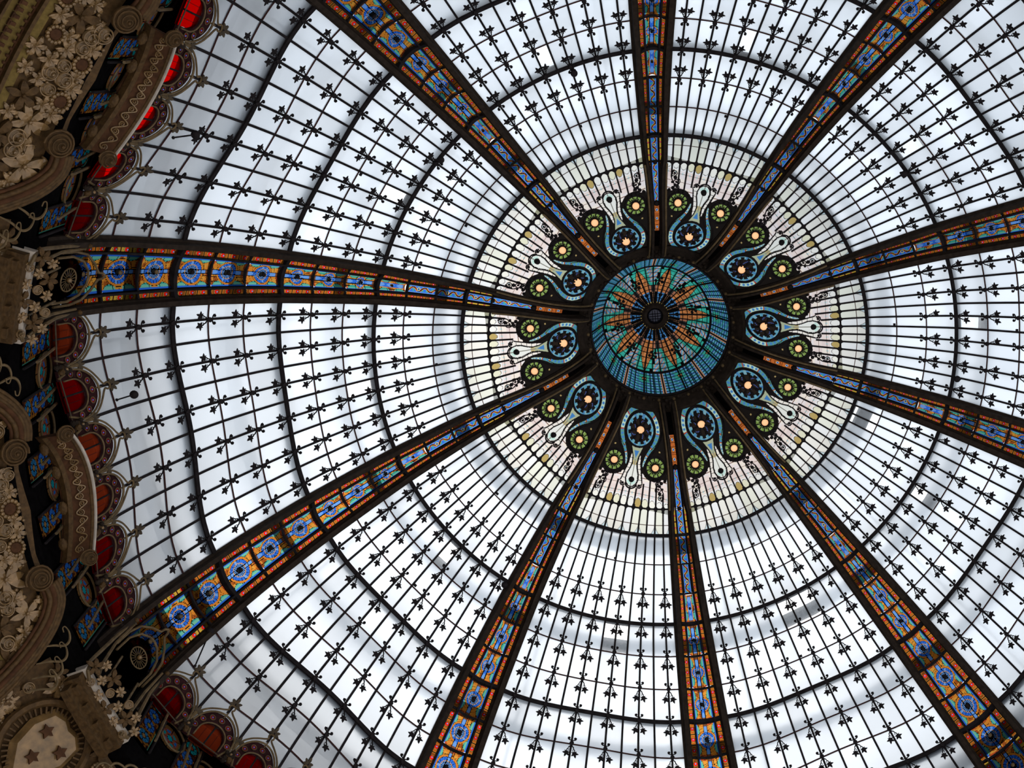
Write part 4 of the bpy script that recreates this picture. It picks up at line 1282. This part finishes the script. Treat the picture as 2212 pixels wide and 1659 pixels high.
# curved cornice bar above each panel
def corbar():
    out = []; RB = 10.32
    def zc(o): return 22.78 - 30 * o * o
    def sweepbar(p, mat, nm, om=.155):
        mb = MB(); secs = []
        for i in range(31):
            o = -om + 2 * om * i / 30
            secs.append([cyl(o, zc(o) + z, RB, h) for z, h in p])
        mb.sweep(secs, mat); return (nm, mb.mesh(nm, ZB))
    out.append(sweepbar([(.11, -.09), (-.13, .15), (-.10, .30), (.20, .05)], BROWN, 'bar_body'))
    out.append(sweepbar([(.15, -.13), (.10, -.10), (.12, -.04), (.20, -.06)], GOLD, 'bar_fillet'))
    out.append(sweepbar([(.21, -.16), (.15, -.15), (.17, .0), (.24, .0)], PALE, 'bar_edge'))
    out.append(sweepbar([(-.12, .12), (-.19, .17), (-.14, .26), (-.08, .2)], GOLD, 'bar_fillet'))
    FZ = lambda a: (-.01 + .24 * a - .02, .03 - .24 * a - .02)      # a: metres up the sloping face
    mb = MB(); pts = []
    for i in range(240):
        o = -.145 + .29 * i / 239; a = .27 * math.sin(i * 2 * PI / 30); z, h = FZ(a); pts.append(cyl(o, zc(o) + z, RB, h))
    mb.tube(pts, .013, GOLDHI, n=5)
    out.append(('vine_scroll', mb.mesh('vine_scroll', ZB)))
    for i in range(16):
        o = -.14 + .28 * i / 15; mb = MB(); s_ = 1 if i % 2 else -1
        sp_ = [cyl(o + x / (RB * BAY), zc(o) + FZ(y * 3)[0], RB, FZ(y * 3)[1]) for x, y in spiral(0, -.01 * s_, .055, 1.6, 0, s_, n=14, rin=.008)]
        mb.tube(sp_, .009, GOLDHI, n=4); out.append(('vine_curl', mb.mesh('vine_curl', ZB)))
    for o in (-.12, -.045, .045, .12):
        mb = MB(); mb.ball(cyl(o, zc(o) - .22, RB, .24), .12, GOLD, seg=10, rings=5, sc=(.6, 1, .5)); out.append(('bracket_block', mb.mesh('bracket_block', ZB)))
    return out
cb = corbar(); volb = volute(.125, 3.2, .015, GOLD)
for b in (8, 9, 0, 1):
    K_ = root('cornice_bar', b, 'curved gilded cornice bar with vine scroll and volute ends, %s bay' % BAYNAME[b], 'cornice', 'curved cornice bars')
    for nm, me in cb: ob(nm, me, K_)
    for sg in (1, -1): ob('volute', volb, K_, cylframe(sg * .160, 22.05, 10.32, -.10, PI / 2, 1.0, flip=-sg))

# cornice blocks below the ribs, with foliage above and a shield below
def block_parts():
    RAW[0] = True
    out = []; R0 = 10.8; q = R0 * BAY
    def bx(o0, o1, z0, z1, h0, h1, mat, nm):
        mb = MB(); secs = []
        for i in range(9):
            o = o0 + (o1 - o0) * i / 8; secs.append([cyl(o, z0, R0, h0), cyl(o, z1, R0, h0), cyl(o, z1, R0, h1), cyl(o, z0, R0, h1)])
        mb.sweep(secs, mat); out.append((nm, mb.mesh(nm, ZB)))
    bx(-.105, .105, 21.32, 21.50, -.20, .10, PALE, 'cap_slab')
    bx(-.100, .100, 21.10, 21.32, -.15, .10, GOLD, 'frieze')
    bx(-.092, .092, 20.85, 21.10, -.03, .10, GOLD, 'fascia')
    for o in (-.075, -.025, .025, .075): bx(o - .011, o + .011, 20.98, 21.12, -.10, 0, GOLD, 'dentil_block')
    mb = MB()
    RAW[0] = False; mb.mosaic(lambda u, v: cyl(-.16 + .32 * u, 20.9 - v * 8, R0, .10), 10, 20, lambda u, v: (0, 0, 0), GOLD); out.append(('pier_face', mb.mesh('pier_face', ZB)))
    RAW[0] = False
    return out
bp = block_parts()
def shield():
    out = []; 
    mb = MB(); pts = [(0, -.55), (-.30, -.30), (-.40, .05), (-.33, .38), (-.15, .46), (0, .42), (.15, .46), (.33, .38), (.40, .05), (.30, -.30)]
    n = len(pts)
    mb.add([(0, 0, .14)] + [(x * .82, y * .82, .10) for x, y in pts] + [(x, y, .02) for x, y in pts], [(0, 1 + i, 1 + (i + 1) % n) for i in range(n)] + [(1 + i, 1 + n + i, 1 + n + (i + 1) % n, 1 + (i + 1) % n) for i in range(n)], GOLDHI)
    out.append(('shield_face', mb.mesh('shield_face')))
    mb = MB(); r = [Vector((.56 * math.cos(2 * PI * i / 40), .60 * math.sin(2 * PI * i / 40), .05)) for i in range(40)]
    mb.tube(r, .055, GOLD, closed=True); out.append(('shield_ring', mb.mesh('shield_ring')))
    mb = MB()
    for i in range(44):
        a = 2 * PI * i / 44; mb.box((.46 * math.cos(a), .49 * math.sin(a), .04), (.09, .022, .04), GOLD, Matrix.Rotation(a, 3, 'Z'))
    out.append(('reeding', mb.mesh('reeding')))
    return out
sh = shield()
def star():
    mb = MB(); p = []
    for i in range(10):
        a = PI / 2 + PI * i / 5; r = .100 if i % 2 == 0 else .052; p.append((r * math.cos(a), r * math.sin(a)))
    mb.plate(p, -.03, BROWN, lambda x, y, h: Vector((x, y, h))); return mb.mesh('star')
star_me = star()
for k2 in (9, 0, 1, 2):
    B_ = root('cornice_block', k2 - .5, 'pale edged cornice block, rib ' + RIBNAME[k2], 'cornice', 'cornice blocks below the ribs')
    for nm, me in bp: ob(nm, me, B_)
    rr_ = random.Random(11)
    for i in range(90):
        o = rr_.uniform(-.15, .15); z = rr_.uniform(15.5, 20.9)
        if hyp(o * kk, (z - 19.2) * .38) < .80: continue
        me = (fl7, spg, vol_s, fl5, da)[i % 5]; ob(me.name.split('.')[0], me, B_, cylframe(o, z, 10.8, .06, rr_.uniform(0, 6.28), rr_.uniform(.6, .9)))
    for i in range(16):                                 # foliage standing on the block
        o = -.095 + .19 * i / 15; me = (fl5, spg, vol_s, spg)[i % 4]
        ob(me.name.split('.')[0], me, B_, cylframe(o, 22.1 + .5 * math.sin(i * 2.1), 10.75, -.05, i * 1.3, .62))
    S_ = root('shield', k2 - .5, 'gilded three-star shield, rib ' + RIBNAME[k2], 'shield', 'gilded star shields')
    for nm, me in sh: ob(nm, me, S_, cylframe(0, 18.9, 10.8, .0, 0, 1.18))
    for (x, y) in ((0, -.20), (-.17, .11), (.17, .11)): ob('star', star_me, S_, cylframe(0, 18.9, 10.8, .0, 0, 1.18) @ Matrix.Translation((x, y, .13)), label='dark brown star')

# scrolled iron fronds rising beside the plaster arches
def frond(o, z, sg):
    mb = MB(); p = smooth([(0, -.9, 0), (.06, -.4, .02), (.14, 0, .05), (.10, .25, .06), (-.02, .36, .06), (-.13, .30, .06), (-.13, .19, .06), (-.06, .16, .06)])
    kx = 10.7 * BAY
    mb.tube([cyl(o + sg * x / kx, z + y, 10.7, -h) for x, y, h in p], [.010 + .012 * math.sin(PI * min(1, i / 18)) for i in range(len(p))], BRONZE, n=6)
    return mb.mesh('frond', ZB)
fr_me = [frond(sg * o, z, sg) for sg in (1, -1) for o, z in ((.30, 21.35), (.33, 21.0), (.355, 20.6), (.375, 20.2))]
for b in (9, 0, 1):
    for i, me in enumerate(fr_me):
        o = ob('scrolled_frond', me); o.location = (0, 0, ZB); o.rotation_euler = (0, 0, -b * BAY)
        o['label'] = 'curled bronze frond, %s outwards, %s side of the plaster relief, %s bay' % (ORD[i % 4], 'lower' if i < 4 else 'upper', BAYNAME[b])
        o['category'] = 'ironwork'; o['group'] = 'curled bronze fronds'
# black wall sheet, its colour standing in for shade in the hollow behind the plaster
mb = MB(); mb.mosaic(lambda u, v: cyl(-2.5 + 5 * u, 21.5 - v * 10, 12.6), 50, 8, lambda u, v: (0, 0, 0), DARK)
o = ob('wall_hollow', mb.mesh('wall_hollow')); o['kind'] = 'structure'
mb = MB(); mb.mosaic(lambda u, v: cyl(-2.5 + 5 * u, 21.45, 10.78 + v * 1.9), 50, 2, lambda u, v: (0, 0, 0), DARK)  # flat black sheet added above the plaster to keep the sky out
o = ob('trim_sky_stop', mb.mesh('trim_sky_stop')); o['kind'] = 'structure'

# ------------------------------------------------------------------ outer roof seen dimly through the frosted glass
ot = root('outer_roof_frame', 0, 'grey steel frame of the outer roof, dimly seen through the frosted glass', 'roof frame')
for t, h, w in ((.30, .8, .14), (3.4, .9, .10), (6.5, .9, .10), (9.3, .9, .10)):
    r, z, A = prof(t); nr, nz, _, _ = rn(t); rr = (r + nr * h) * (1 + A * .4); zz = z + nz * h
    ob('hoop_girder', revolve([(rr - w, zz), (rr + w, zz - .1), (rr + w, zz + .1), (rr - w, zz + .2), (rr - w, zz)], 60, STEEL).mesh('hoop_girder', ZB), ot)
for kq in range(10):
    a = (kq + .27) * BAY; mb = MB(); pts = []
    for i in range(14):
        t = .4 + 11 * i / 13; r, z, A = prof(t); nr, nz, _, _ = rn(t); pts.append(Vector(((r + nr * 1.25) * math.cos(a), (r + nr * 1.25) * math.sin(a), z + nz * 1.25)))
    mb.tube(pts, .035, STEEL, n=6); ob('rafter', mb.mesh('rafter', ZB), ot)
pp = revolve([(11.3, 23.0), (11.3, 26.9), (11.6, 26.9), (11.6, 23.0)], 80, WALLOUT)  # outer wall added beyond the foot, its height set to darken the lowest panes
ob('shading_parapet', pp.mesh('shading_parapet', ZB), ot)
print('objects', len(bpy.data.objects))
